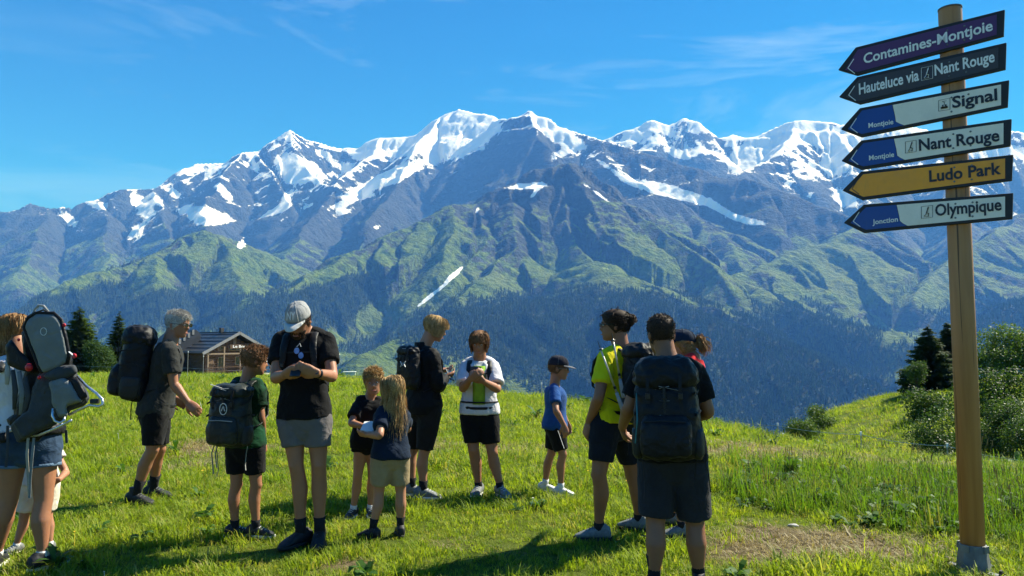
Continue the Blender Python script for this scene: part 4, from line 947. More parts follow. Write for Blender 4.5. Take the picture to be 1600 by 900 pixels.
def hand(p, mb, wr, side, tip, palm_n, curl, thumb=None):
    """palm, four fingers and thumb; tip = direction of the fingers, palm_n = direction the palm faces"""
    H = p.H; k = p.handk * H; d = Vector(tip).normalized(); nrm = Vector(palm_n); nrm = (nrm - d * nrm.dot(d)).normalized(); l = d.cross(nrm) * side
    # l points to the thumb side
    pal = wr + d * (.030 * k)
    rows = []
    for u, w_, t_ in ((-.012, .016, .013), (.01, .021, .015), (.03, .026, .0145), (.052, .0265, .0125), (.058, .024, .010)):
        rows.append(ellipse_ring(wr + d * (u * k) + nrm * (.001 * k), l, nrm, w_ * k, t_ * k * .85, 14, 2.6))
    mb.rings(rows)
    for i, (off, ln, r) in enumerate(((.0195, .040, .0053), (.0068, .045, .0055), (-.0063, .042, .0053), (-.0188, .033, .0047))):
        b = wr + d * (.052 * k) + l * (off * k); c = curl * (1.0 + .08 * i); q = b; dd = d.copy(); pts = [b - d * (.012 * k), b]
        for s, f in ((.45, .75), (.32, 1.0), (.23, .7)):
            a = c * f; dd = (dd * math.cos(a) + nrm * math.sin(a)).normalized(); q = q + dd * (ln * k * s); pts.append(q.copy())
            nn = nrm - dd * nrm.dot(dd)
        limb(mb, pts, [r * k, r * k * 1.04, r * k, r * k * .92, r * k * .8], 8)
    b = wr + d * (.014 * k) + l * (.019 * k); td = (d * .75 + l * .6 + nrm * (.25 + .5 * curl)).normalized(); t2 = (d * .9 + l * (.25 - .3 * curl) + nrm * (.2 + .6 * curl)).normalized()
    limb(mb, [b - td * (.008 * k), b + td * (.02 * k), b + td * (.024 * k) + t2 * (.018 * k), b + td * (.024 * k) + t2 * (.032 * k)], [.0085 * k, .0072 * k, .0060 * k, .0048 * k], 8)
TORSO = [(-.24, .060, .052, 0), (-.14, .090, .066, -.002), (0, .099, .072, -.004), (.14, .097, .068, -.002), (.32, .087, .060, .002), (.5, .083, .058, .004), (.7, .092, .064, .004), (.86, .100, .066, .002), (.97, .102, .058, -.002), (1.05, .080, .046, -.006), (1.12, .046, .038, -.006), (1.18, .034, .034, .0)]
def torso_frame(p, t):
    c = p.hipC.lerp(p.shC, t); f = min(1, max(0, t)); X = p.hipX.lerp(p.shX, f).normalized(); U = (p.shC - p.hipC).normalized(); X = (X - U * X.dot(U)).normalized(); F = X.cross(U)
    return c, X, F, U
def tf(p, t, x, y):
    c, X, F, U = torso_frame(p, t); return c + X * x + F * y
def torso_rings(p, t0, t1, grow, fat=1.0, n=28, flare=0.0, dep=0.0):
    ts = [t0] + [r[0] for r in TORSO if t0 + .02 < r[0] < t1 - .02] + [t1]; out = []
    for t in ts:
        a = np.interp(t, [r[0] for r in TORSO], [r[1] for r in TORSO]) * p.H * p.wide * fat; d = np.interp(t, [r[0] for r in TORSO], [r[2] for r in TORSO]) * p.H * p.wide * fat; o = np.interp(t, [r[0] for r in TORSO], [r[3] for r in TORSO]) * p.H
        if t > .9: a = a * (p.shw if t < 1.08 else 1.0)
        e = grow + flare * max(0, (.45 - t)); c, X, F, U = torso_frame(p, t)
        out.append(ellipse_ring(c + F * o, X, F, a + e, d + e + dep, n, 2.25))
    return out
def solve_depth(a, px, py, L_, sign, Y):
    """joint on the sight line of a photo pixel at bone length L_ from a (the nearer or farther of the two)"""
    best = None
    for k in range(0, 61):
        q = at(px, py, a.y + sign * L_ * k / 60.0); e = abs((q - a).length - L_)
        if best is None or e < best[0]: best = (e, q)
    return best[1]
def make_person(name, spec):
    """skeleton from photo pixels, then one continuous body surface"""
    p = Person(); s = spec; p.s = s; Y = s['Y']; p.Y = Y
    W_ = {}
    for k, v in s['j'].items():
        px, py, d = v; W_[k] = at(px, py, Y + d)
    cx_ = (W_['anL'] + W_['anR']) / 2; base = Vector((cx_.x, cx_.y, zgs(cx_.x, cx_.y))); p.base = base
    p.H = s['H']; H = p.H; p.wide = s.get('wide', 1.0); p.shw = s.get('shw', 1.0); p.child = s.get('child', 0.0); p.handk = 1.02
    for k in ('anL', 'anR'):
        W_[k].z = zgs(W_[k].x, W_[k].y) + .052 * H
    for sd in 'LR':     # arms: bone lengths fix the depth
        for nm, par, ln, key in (('el', 'sh', .178, 'el'), ('wr', 'el', .152, 'wr')):
            px, py, sg = s['arm'][key + sd]
            W_[nm + sd] = solve_depth(W_[par + sd], px, py, ln * H, sg, Y)
    p.J = {k: v - base for k, v in W_.items()}
    J = p.J; p.hipC = (J['hipL'] + J['hipR']) / 2; p.shC = (J['shL'] + J['shR']) / 2; p.hipX = (J['hipL'] - J['hipR']).normalized(); p.shX = (J['shL'] - J['shR']).normalized()
    yaw, pitch, roll = s['head'][3:6]; p.hh = s['hh']
    yr = math.radians(yaw); F0 = Vector((math.cos(yr), math.sin(yr), 0)); X0 = Vector((-F0.y, F0.x, 0)); U0 = Vector((0, 0, 1))
    pr = math.radians(pitch); p.hF = (F0 * math.cos(pr) + U0 * math.sin(pr)).normalized(); p.hU = (U0 * math.cos(pr) - F0 * math.sin(pr)).normalized()
    rr_ = math.radians(roll); p.hX = X0 * math.cos(rr_) + p.hU * math.sin(rr_); p.hU = (p.hU * math.cos(rr_) - X0 * math.sin(rr_)).normalized()
    hc = at(s['head'][0], s['head'][1], Y + s['head'][2]) - base; p.hc = hc; p.chin = hc - p.hU * (p.hh * .5) + p.hF * (p.hh * .03)
    root = empty(name, base); p.root = root; tag(root, s['label'], 'person', s.get('group', 'hikers on the meadow'))
    mb = MB()
    mb.rings(torso_rings(p, -.24, 1.18, 0.0))
    nb = tf(p, 1.06, 0, -.006 * H); limb(mb, [nb, nb.lerp(hc - p.hF * (p.hh * .08), .5), hc - p.hF * (p.hh * .06) - p.hU * (.12 * p.hh)], [.042 * H * p.wide, .036 * H, .038 * H], 16)
    skull(p, mb)
    for sd in (-1, 1):
        e0 = head_pt(p, sd * .305, -.03, .42); mb.rings([ellipse_ring(head_pt(p, sd * .29, -.03, .43), p.hF, p.hU, .05 * p.hh, .09 * p.hh, 10), ellipse_ring(head_pt(p, sd * .335, -.06, .44), p.hF, p.hU, .065 * p.hh, .115 * p.hh, 10), ellipse_ring(head_pt(p, sd * .36, -.075, .45), p.hF, p.hU, .05 * p.hh, .09 * p.hh, 10)])
    for sd, side in (('L', 1), ('R', -1)):
        sh, el, wr = J['sh' + sd], J['el' + sd], J['wr' + sd]
        ax = (el - sh).normalized(); fx = (wr - el).normalized(); q = p.wide
        limb(mb, [tf(p, 1.12, side * .022 * H, -.006 * H), tf(p, 1.06, side * .055 * H, -.004 * H), sh - p.shX * side * .008 * H, sh + ax * .01], [.022 * H, .026 * H, .028 * H * q, .028 * H * q], 12)
        limb(mb, [sh - p.shX * side * .02 * H, sh + ax * .01, sh.lerp(el, .35), sh.lerp(el, .72), el, el.lerp(wr, .22), el.lerp(wr, .6), wr], [.028 * H * q, .030 * H * q, .0285 * H * q, .0250 * H * q, .0225 * H, .0255 * H * q, .0205 * H, .0155 * H])
        hs = s['hand'][sd]; hand(p, mb, wr, side, Vector(hs[0]), Vector(hs[1]), hs[2])
        hp, kn, an = J['hip' + sd], J['kn' + sd], J['an' + sd]
        ft = math.radians(s['foot'][sd]); fd = Vector((math.cos(ft), math.sin(ft), 0)); bk_ = -fd
        limb(mb, [hp + (hp - kn).normalized() * .03 * H, hp.lerp(kn, .15), hp.lerp(kn, .5), hp.lerp(kn, .82), kn, kn.lerp(an, .18) + bk_ * .006 * H, kn.lerp(an, .36) + bk_ * .009 * H, kn.lerp(an, .62) + bk_ * .004 * H, kn.lerp(an, .88), an - Vector((0, 0, .02 * H))],
             [.050 * H * q, .052 * H * q, .044 * H * q, .0355 * H * q, .0320 * H * q, .0318 * H * q, .0345 * H * q, .0262 * H * q, .0192 * H, .021 * H], 16)
        limb(mb, [kn.lerp(hp, .10) + fd * .010 * H, kn + fd * .0145 * H, kn.lerp(an, .08) + fd * .010 * H], [.018 * H * q, .0215 * H * q, .017 * H * q], 10)
        limb(mb, [kn.lerp(an, .14) - fd * .012 * H, kn.lerp(an, .30) - fd * .019 * H, kn.lerp(an, .52) - fd * .010 * H], [.016 * H * q, .0215 * H * q, .014 * H * q], 10)
        limb(mb, [an - fd * .012 * H - Vector((0, 0, .022 * H)), an + fd * .03 * H - Vector((0, 0, .027 * H)), an + fd * .075 * H - Vector((0, 0, .034 * H))], [.021 * H, .020 * H, .014 * H], 10)
    vox = .0082 if H > 1.5 else .0068
    me = remesh(mb, 'body', vox, 1, .40)
    link('body', me, s.get('skin', SKIN), root, None, True)
    return p
# ------------------------------------------------------------------ clothing
def shirt(p, mat, sleeve=.55, hem=-.06, grow=.014, neck=1.085, name='shirt', sgrow=.013, wr=.0075, flare=.03, seed=1, collar=0.0, dep=0.0):
    H = p.H; mb = MB(); mb.rings(torso_rings(p, hem, neck, grow, flare=flare, dep=dep))
    if collar: c, X, F, U = torso_frame(p, neck - .02); mb.rings([ellipse_ring(c + U * z * H - F * .004 * H, X, F, r * H, r * H * .95, 20) for z, r in ((0, .055), (.02, .043), (.02 + collar, .040))])
    for sd, side in (('L', 1), ('R', -1)):
        sh, el, wr_ = p.J['sh' + sd], p.J['el' + sd], p.J['wr' + sd]; ax = (el - sh).normalized(); q = p.wide
        ins = -p.shX * side
        limb(mb, [tf(p, 1.09, side * .030 * H, -.006 * H), tf(p, 1.05, side * .058 * H, -.004 * H), sh + ins * .008 * H, sh + ax * .012 * H], [.020 * H + grow * .7, .025 * H + grow * .8, .028 * H * q + grow * .9, .028 * H * q + grow * .9], 14)
        if sleeve <= 1.0:
            pts = [sh + ins * .03 * H - ax * .01, sh + ax * .01, sh.lerp(el, sleeve * .5), sh.lerp(el, sleeve)]; rd = [.028 * H * q + sgrow * .5, .031 * H * q + sgrow * .75, .031 * H * q + sgrow * 1.2, .029 * H * q + sgrow * 1.6]
            mb.tube(pts, rd, 16)
        else:
            limb(mb, [sh + ins * .03 * H, sh + ax * .01, sh.lerp(el, .5), el, el.lerp(wr_, .5), el.lerp(wr_, min(.98, sleeve - 1.0))], [.033 * H * q + sgrow * .6, .035 * H * q + sgrow * .8, .030 * H * q + sgrow, .027 * H + sgrow, .025 * H + sgrow, .020 * H + sgrow * .8], 16)
    me = remesh(mb, name, .0105, 2, .7); wrinkle(me, wr, 13, seed, wr * .35)
    return link(name, me, mat, p.root, None, True)
def shorts(p, mat, to=.8, top=.17, grow=.012, lg=.016, name='shorts', wr=.0065, seed=2, cuff=None, flare=.003):
    H = p.H; mb = MB(); mb.rings(torso_rings(p, -.24, top, grow)); q = p.wide; cb_ = tf(p, -.22, 0, 0); mb.rings([ellipse_ring(cb_ + Vector((0, 0, z * H)), p.hipX, p.hipX.cross(Vector((0, 0, 1))), a_ * H * q, b_ * H * q + grow, 20) for z, a_, b_ in ((-.028, .03, .030), (-.015, .055, .052), (.02, .075, .064), (.06, .08, .068))])
    for sd in 'LR':
        hp, kn, an = p.J['hip' + sd], p.J['kn' + sd], p.J['an' + sd]
        e = hp.lerp(kn, to) if to <= 1 else kn.lerp(an, to - 1)
        mid = hp.lerp(kn, min(to, 1) * .5)
        r_e = np.interp(to, [0, .15, .5, .82, 1.0, 1.2], [.05, .053, .045, .0375, .034, .0335]) * H * q
        pts = [hp + (hp - kn).normalized() * .04 * H, hp.lerp(kn, .12), mid, e] if to <= 1 else [hp + (hp - kn).normalized() * .04 * H, hp.lerp(kn, .12), mid, kn, e]
        rd = [.052 * H * q + lg * .7, .056 * H * q + lg, .050 * H * q + lg * 1.1, r_e + lg + flare] if to <= 1 else [.052 * H * q + lg * .7, .056 * H * q + lg, .050 * H * q + lg * 1.1, .036 * H * q + lg * 1.2, r_e + lg + flare]
        mb.tube(pts, rd, 18)
    me = remesh(mb, name, .0105, 2, .7); wrinkle(me, wr, 11, seed, wr * .3)
    o = link(name, me, mat, p.root, None, True)
    if cuff:
        for sd in 'LR':
            hp, kn = p.J['hip' + sd], p.J['kn' + sd]; r_e = (np.interp(to, [0, .15, .5, .82, 1.0], [.05, .053, .045, .0375, .034]) * H * q) + lg + flare + .004
            MB().tube([hp.lerp(kn, to - .05), hp.lerp(kn, to + .004)], r_e, 18).build('cuff', cuff, o, smooth_=True)
    return o
def feet(p, shoe, sole, sock=None, sock_h=.12, boot=0.0, accent=None):
    H = p.H; S_ = H * 1.0
    for sd in 'LR':
        an = p.J['an' + sd]; kn = p.J['kn' + sd]; a = math.radians(p.s['foot'][sd]); d = Vector((math.cos(a), math.sin(a), 0)); l = Vector((-d.y, d.x, 0)); up = Vector((0, 0, 1))
        g = Vector((an.x, an.y, zgs(an.x + p.base.x, an.y + p.base.y) - p.base.z)) + up * .006
        def R(u, w_, z0, z1, sq=2.6): # ring across the foot at u along its length
            c = g + d * (u * S_) + up * ((z0 + z1) / 2 * S_); return ellipse_ring(c, l, up, w_ * S_, (z1 - z0) / 2 * S_, 14, sq)
        mb = MB(); mb.rings([R(-.052, .010, .014, .03), R(-.048, .020, .01, .055), R(-.03, .0245, .008, .066), R(0, .025, .008, .062), R(.035, .0265, .008, .050), R(.065, .029, .008, .038), R(.085, .027, .008, .029), R(.1, .019, .009, .022), R(.106, .008, .011, .017)])
        top = .062 + .035 + boot; mb.rings([ellipse_ring(g + up * (z * S_) - d * (.006 * S_), l, d, (.0215 + r) * S_, (.027 + r) * S_, 14) for z, r in ((.03, .002), (.055, .001), (.062 + boot * .5, .0), (.068 + boot, .001))])
        me = remesh(mb, 'shoe', .0075, 1, .6); so = link('shoe', me, shoe, p.root, None, True)
        sl = MB(); rs_ = []
        for z, gr in ((0.0, .0005), (.004, .003), (.012, .003), (.015, .001)):
            ring = []
            for j in range(24):
                q = 2 * math.pi * j / 24; u = .027 + .081 * math.cos(q); w_ = (.0255 + .0055 * math.sin(min(1, max(-1, (u - .02) / .06)) * 1.57)) * math.sin(q) * (1.05 if abs(math.cos(q)) < .9 else 1.0)
                ring.append(g + d * ((u + gr * math.cos(q)) * S_) + l * (w_ * S_ + math.copysign(gr * S_, math.sin(q))) + up * (z * S_))
            rs_.append(ring)
        sl.rings(rs_).build('sole', sole, so, smooth_=True)
        lc = MB()
        for k in range(4):
            u = .012 + k * .014; z = .064 - k * .0068; lc.tube([g + d * (u * S_) + l * (.016 * S_) + up * ((z - .006) * S_), g + d * (u * S_ + .004) + up * ((z + .0005) * S_), g + d * (u * S_) - l * (.016 * S_) + up * ((z - .006) * S_)], .0025, 5)
        lc.build('laces', accent or sole, so)
        if sock:
            t = min(.9, sock_h * H / (kn - an).length); r0 = .0225 * H; mbs = MB()
            mbs.tube([an - Vector((0, 0, .01 * H)), an.lerp(kn, t * .5), an.lerp(kn, t)], [.0235 * H, .0225 * H, (.0222 + .03 * max(0, t - .12)) * H], 14)
            mbs.build('sock', sock, p.root, smooth_=True)
def face(p, brow=(.10, .06, .035), glasses=None, smile=False, beard=None):
    for sd in (-1, 1):
        e = MB(); c = head_pt(p, sd * .135, .365, .50); bm = bmesh.new(); bmesh.ops.create_uvsphere(bm, u_segments=12, v_segments=8, radius=.040 * p.hh)
        me = bpy.data.meshes.new('eye'); bm.to_mesh(me); bm.free(); eo = link('eye', me, EYEW, p.root, c, True)
        bm = bmesh.new(); bmesh.ops.create_uvsphere(bm, u_segments=10, v_segments=6, radius=.027 * p.hh); me = bpy.data.meshes.new('iris'); bm.to_mesh(me); bm.free(); link('iris', me, IRIS, eo, p.hF * (.018 * p.hh) - p.hU * (.004 * p.hh), True)
        MB().tube([head_pt(p, sd * .06, .425, .575), head_pt(p, sd * .14, .415, .60), head_pt(p, sd * .22, .36, .58)], [.010 * p.hh, .014 * p.hh, .007 * p.hh], 6).build('eyebrow', stuff_mat('brow_%d' % int(brow[0] * 1000), brow), p.root)
    MB().tube([head_pt(p, -.10, .385, .205), head_pt(p, -.04, .435, .200), head_pt(p, .04, .435, .200), head_pt(p, .10, .385, .205)], [.006 * p.hh, .018 * p.hh, .018 * p.hh, .006 * p.hh], 8, flat=(1, 1)).build('mouth', LIP, p.root, smooth_=True)
    if glasses:
        g = MB()
        for sd in (-1, 1):
            g.rings([ellipse_ring(head_pt(p, sd * .135, .445 + k, .50), p.hX, p.hU, .10 * p.hh, .072 * p.hh, 14, 2.8) for k in (0, .025)])
            g.tube([head_pt(p, sd * .23, .43, .52), head_pt(p, sd * .335, .30, .52), head_pt(p, sd * .345, -.05, .50)], .012 * p.hh, 5)
        g.tube([head_pt(p, -.05, .47, .51), head_pt(p, .05, .47, .51)], .012 * p.hh, 5); g.build('sunglasses', glasses, p.root)
def hair(p, mat, style='short', seed=0, n=900, length=.03, crown_z=.60, back_z=.14, front_z=.80, side_z=.46, bun=None, strand=.0035, vol=.0, under_cap=False):
    """scalp shell plus many tapered locks combed along it"""
    rs = np.random.RandomState(seed); hh = p.hh; mb = MB()
    def hairline(q):     # lowest z of hair around the head; q=0 at the face
        a = abs(q); return np.interp(a, [0, .45, .8, 1.25, 1.7, 3.15], [front_z, front_z - .03, side_z + .12, side_z, back_z + .12, back_z])
    def sp(q, z, off):   # point on the scalp
        a, c, d = head_row(min(.999, z)); g = off + vol
        r = head_pt(p, math.sin(q) * (a + g), c + math.cos(q) * (d + g), z + (g * .9) * max(0, (z - .7) / .3)); return r
    def nrm(q, z):
        v = p.hX * math.sin(q) * 1.1 + p.hF * math.cos(q) + p.hU * max(-.1, (z - .55) * 2.2); return v.normalized()
    def rib(P_, r_): mb.strip(P_, [max(.0006, x * .62) for x in r_], (Vector(rs.randn(3)).cross(P_[-1] - P_[0]) + Vector((1e-5, 0, 0))).normalized())
    n = int(n * 2.3)
    rows = []; NQ = 32
    for k in range(12):
        f = k / 11.0; ring = []
        for j in range(NQ):
            q = -math.pi + 2 * math.pi * j / NQ; z0 = hairline(q); ring.append(sp(q, z0 + (1.0 - z0) * f, (.008 + .012 * min(1, f * 4)) if (style == 'crop' or under_cap) else .025 + .012 * math.sin(f * 3.0) + .006 * mnoise.noise(Vector((q * 3, f * 6, seed)))))
        rows.append(ring)
    mb.rings(rows)
    cr = lambda q: sp(q, .97, .03)
    for i in range(n):
        q = rs.uniform(-math.pi, math.pi); z0 = hairline(q); z = z0 + (1.0 - z0) * rs.rand() ** .8
        if under_cap and z > .60: continue
        r0 = sp(q, z, .015); nn = nrm(q, z)
        if style in ('short', 'crop'):
            comb = (p.hF * (.75 if z > .75 else .15) - p.hU * (.55 if z < .8 else -.10) + Vector(rs.randn(3)) * .5); L_ = length * (.6 + .8 * rs.rand()) * (1.3 if z > .75 else .8)
            nn = nn * (.25 if style == 'crop' else 1.0); P = [r0, r0 + (nn * .55 + comb * .5).normalized() * L_ * .55, r0 + (nn * .3 + comb).normalized() * L_]
            rib(P, [strand, strand * .8, strand * .15])
        elif style == 'mop':     # hair falling over ears and brow
            d = (p.hX * math.sin(q) + p.hF * math.cos(q)); P = [r0]; L_ = length * (.7 + .6 * rs.rand()); zz = z; k = 0
            for k in range(4):
                zz = max(zz - L_ / 4 / hh, (.64 - .10 * min(1, abs(q)) if abs(q) < 1.0 else .12)); off = .05 + .03 * rs.rand() + .02 * k; P.append(sp(q + rs.randn() * .05, max(.12, zz), off))
            rib(P, [strand, strand * 1.1, strand, strand * .7, strand * .2])
        elif style == 'long':
            P = [r0]; L_ = length * (.75 + .4 * rs.rand()); st = L_ / 7; zz = z; out = .05 + .05 * rs.rand()
            for k in range(7):
                zz -= st / hh * (1.0 if zz < .8 else .6)
                if zz > .15: P.append(sp(q * (1 + .02 * k) + rs.randn() * .03, zz, out + .012 * k))
                else:
                    b = P[-1]; P.append(b + Vector((0, 0, -st)) + nn * (.002) + Vector(rs.randn(3)) * .006)
            rib(P, [strand * (1.2 - .13 * k) for k in range(8)])
        elif style == 'tied':
            tail = head_pt(p, *bun); w_ = .35 + .4 * rs.rand()
            P = [r0, r0.lerp(tail, .33) + nn * .012 * (1 + .6 * rs.rand()), r0.lerp(tail, .7) + nn * .008, tail + Vector(rs.randn(3)) * .008]
            if rs.rand() < .04: P = [r0, r0 + nn * .012 + Vector(rs.randn(3)) * .006, r0 + nn * .018 + Vector(rs.randn(3)) * .008 - p.hU * .01, r0 + nn * .02 - p.hU * .03 + Vector(rs.randn(3)) * .008]
            P = [P[0]] + [pp if (pp - p.hc).length > .44 * hh else p.hc + (pp - p.hc).normalized() * .47 * hh for pp in P[1:3]] + [P[3]]
            rib(P, [strand, strand, strand, strand * .6])
    if style == 'tied':
        tail = head_pt(p, *bun)
        if p.s.get('tail', 'bun') == 'bun':
            for i in range(420):
                v = Vector(rs.randn(3)).normalized(); a = v.orthogonal().normalized(); R = .21 * hh * (.8 + .3 * rs.rand()); rib([tail + v * R * .8, tail + (v + a * .6).normalized() * R, tail + (v + a * 1.3).normalized() * R * .9], [strand * 1.2, strand * 1.4, strand * .3])
        else:
            td = Vector(p.s['tail'])
            for i in range(420):
                o = Vector(rs.randn(3)) * .014; L_ = p.s.get('tail_len', .22) * (.75 + .4 * rs.rand()); s2 = Vector(rs.randn(3)) * .02
                rib([tail + o * .4, tail + td * L_ * .35 + o * 1.5 + Vector((0, 0, .01)), tail + td * L_ * .6 + o * 1.6 + s2 * .6 - Vector((0, 0, L_ * .25)), tail + td * L_ * .7 + o + s2 - Vector((0, 0, L_ * .7))], [strand, strand * 1.4, strand * 1.2, strand * .2])
    o = mb.build('hair', mat, p.root, smooth_=True); return o
def cap(p, crown, peak, tilt=0.0, logo=None):
    rows = []; NQ = 32
    for k in range(10):
        f = k / 9.0; z = .60 + .44 * math.sin(f * math.pi / 2); s = math.cos(f * math.pi / 2) ** .75
        rows.append([head_pt(p, math.sin(q) * .365 * s * 1.02, -.035 + math.cos(q) * .485 * s + .0, z + (.03 * math.cos(q) if k == 0 else 0) + .035) for q in [2 * math.pi * j / NQ for j in range(NQ)]])
    co = MB().rings(rows).build('cap', crown, p.root, smooth_=True)
    pk = MB(); top = []; bot = []
    for i in range(13):
        q = -1.05 + 2.1 * i / 12
        a = head_pt(p, math.sin(q) * .365, -.035 + math.cos(q) * .475, .655); e = math.cos(q / 1.05 * 1.4)
        b = head_pt(p, math.sin(q) * .37, -.035 + math.cos(q) * .48 + .34 * max(.0, e), .655 - .085 * max(0, e) - .03 * abs(math.sin(q)))
        top.append(a); bot.append(b)
    V = []; F = []
    for i in range(13): m_ = top[i].lerp(bot[i], .5) + p.hU * .02 * p.hh; V += [top[i], m_, bot[i], top[i] - p.hU * .02 * p.hh, m_ - p.hU * .025 * p.hh, bot[i] - p.hU * .018 * p.hh]
    for i in range(12):
        a = i * 6; b = a + 6; F += [(a, a + 1, b + 1, b), (a + 1, a + 2, b + 2, b + 1), (a + 3, b + 3, b + 4, a + 4), (a + 4, b + 4, b + 5, a + 5), (a + 2, a + 5, b + 5, b + 2), (a, b, b + 3, a + 3)]
    pk.add(V, F).build('cap_peak', peak, co, smooth_=True)
    MB().rings([ellipse_ring(head_pt(p, 0, -.035, 1.07 + dz), p.hX, p.hF, r * p.hh, r * p.hh, 8) for dz, r in ((0, .035), (.02, .03), (.028, .012))]).build('cap_button', crown, co, smooth_=True)
    sm = MB()
    for k in range(6):
        q = k * math.pi / 3 + .52; sm.tube([head_pt(p, math.sin(q) * .372 * math.cos(f) ** .75, -.035 + math.cos(q) * .494 * math.cos(f) ** .75, .64 + .447 * math.sin(f)) for f in (0.02, .3, .6, .9, 1.2, 1.45)], .0018, 4)
    sm.build('cap_seam', peak, co)
    return co
# ------------------------------------------------------------------ packs and things carried
NYL = fabric('black_nylon', (0.009, 0.009, 0.011), 0.52, 0.3, 0.1, 0.4, 300); NYL2 = fabric('charcoal_nylon', (0.024, 0.026, 0.028), 0.5, 0.25, 0.1, 0.4, 300); NYLG = fabric('grey_green_nylon', (0.020, 0.025, 0.023), 0.45, 0.25, .1, .4, 300)
WEB = fabric('webbing', (0.020, 0.020, 0.022), 0.7); WEBG = fabric('grey_webbing', (0.30, 0.30, 0.29), 0.7); LOGO = stuff_mat('white_print', (.62, .62, .62), .5)
def backpack(p, w, h, d, t0, label, mat=NYL, lid_mat=None, gap=.0, straps=True, pocket=True, tails=True, belt=True, prof=None, lean=0.0, group='backpacks worn by the hikers', lidh=.16, seed=0, sides=True):
    H = p.H; c, X, F, U = torso_frame(p, t0); back = .066 * H * p.wide + .020 + gap
    U = (U + Vector((0, 0, 1)) * .5 - F * lean).normalized(); F = (F - U * F.dot(U)).normalized(); X = U.cross(F) * -1; X = F.cross(U) * -1 if X.dot(p.shX) < 0 else X
    if X.dot(p.shX) < 0: X = -X
    B = tf(p, t0, 0, -back); rw = p.base + B
    root = empty('backpack', rw); tag(root, label, 'backpack', group)
    def L_(x, y, z): return X * x + F * (-y) + U * z       # y counts backwards from the wearer's back
    prof = prof or [(0, .55, .45), (.03, .82, .72), (.10, .96, .92), (.3, 1.0, 1.0), (.55, .98, .98), (.75, .94, .90), (.88, .86, .78)]
    mb = MB(); mb.rings([ellipse_ring(L_(0, d * b * .5, h * f), X, F, w / 2 * a, d / 2 * b, 28, 3.2) for f, a, b in prof] + [ellipse_ring(L_(0, d * .34, h * .92), X, F, w * .30, d * .26, 28, 3)])
    me = remesh(mb, 'main_bag', .012, 2, .7); wrinkle(me, .010, 9, seed + 3, .007); link('main_bag', me, mat, root, None, True)
    ld = MB(); ld.rings([ellipse_ring(L_(0, d * .46, h * (.86 + z * lidh)), X, F, w / 2 * a, d / 2 * b, 28, 3.0) for z, a, b in ((-.35, .80, .80), (-.1, .98, 1.02), (.2, 1.0, 1.05), (.55, .92, .95), (.8, .74, .76), (.92, .45, .45))])
    me = remesh(ld, 'lid', .010, 2, .7); wrinkle(me, .013, 13, seed + 5, .008); lo = link('lid', me, lid_mat or mat, root, None, True)
    hl = MB(); hl.tube([L_(-.04, .02, h * .9), L_(-.03, .015, h * .98), L_(.03, .015, h * .98), L_(.04, .02, h * .9)], .007, 6, flat=(1.4, .6)); hl.build('haul_loop', WEB, lo)
    for s in (-1, 1):
        bk_ = MB().tube([L_(s * w * .25, d * .98, h * .93), L_(s * w * .25, d * 1.06, h * .80), L_(s * w * .25, d * 1.04, h * .62)], .011, 6, flat=(1, .25), up=X).build('lid_strap', WEB, root)
        MB().box(L_(s * w * .25, d * 1.07, h * .70), (.026, .014, .035)).build('buckle', BLK, bk_, bevel=.003)
    if pocket:
        pk = MB(); pk.rings([ellipse_ring(L_(0, d * (.78 + .18 * b), h * f), X, F, w * .40 * a, d * .26 * b, 22, 3) for f, a, b in ((.06, .7, .6), (.10, .95, .95), (.25, 1, 1.05), (.40, .96, .95), (.50, .82, .6))])
        me = remesh(pk, 'front_pocket', .010, 2, .7); wrinkle(me, .007, 12, seed + 7, .004); po = link('front_pocket', me, mat, root, None, True)
        MB().tube([L_(-w * .33, d * 1.14, h * .44), L_(0, d * 1.22, h * .455), L_(w * .33, d * 1.14, h * .44)], .004, 5).build('zip', WEBG if pocket == 'g' else WEB, po)
    if sides:
        for s in (-1, 1):
            sp_ = MB(); sp_.rings([ellipse_ring(L_(s * w * .47, d * .5, h * f), X, F, w * .09 * a, d * .30 * a, 16, 2.6) for f, a in ((.03, .6), (.08, 1.0), (.22, 1.1), (.32, 1.0), (.345, .9))]); so = sp_.build('side_pocket', NYL2, root, smooth_=True)
            MB().tube([L_(s * w * .50, d * .12, h * .50), L_(s * w * .53, d * .5, h * .53), L_(s * w * .48, d * .9, h * .50)], .009, 6, flat=(1, .3), up=U).build('side_strap', WEB, root)
    if straps:
        for s in (-1, 1):
            pts = [tf(p, .93, s * .055 * H * .9, -back - .005), tf(p, 1.08, s * .050 * H, -back * .75), tf(p, 1.15, s * .054 * H, -.01), tf(p, 1.04, s * .056 * H, back * .74), tf(p, .88, s * .060 * H, back * 1.12), tf(p, .68, s * .066 * H, back * 1.13), tf(p, .50, s * .085 * H, back * .85), tf(p, .38, s * .094 * H, -.02), tf(p, .30, s * .080 * H, -back)]
            q = [a_ - B for a_ in pts]; st = MB().tube(q, [.026, .030, .031, .030, .028, .022, .014, .011, .011], 8, flat=(1, .30), up=p.shX).build('shoulder_strap', mat, root, smooth_=True)
            MB().box(q[5] - F * -.008, (.03, .016, .03)).build('buckle', BLK, st, bevel=.003)
        ch = MB().tube([tf(p, .84, -.060 * H, back * 1.04) - B, tf(p, .84, 0, back * 1.12) - B, tf(p, .84, .060 * H, back * 1.04) - B], .008, 6, flat=(1, .3), up=p.shX.cross(F)).build('chest_strap', WEB, root)
    if belt:
        ring = [tf(p, .12, math.sin(a) * (.103 * H * p.wide + .012), math.cos(a) * (.076 * H * p.wide + .022)) - B for a in np.linspace(-2.6, 2.6, 18)]
        MB().tube(ring, [.032] * 4 + [.026] * 3 + [.014] * 4 + [.026] * 3 + [.032] * 4, 8, flat=(1, .25), up=U).build('hip_belt', mat, root, smooth_=True)
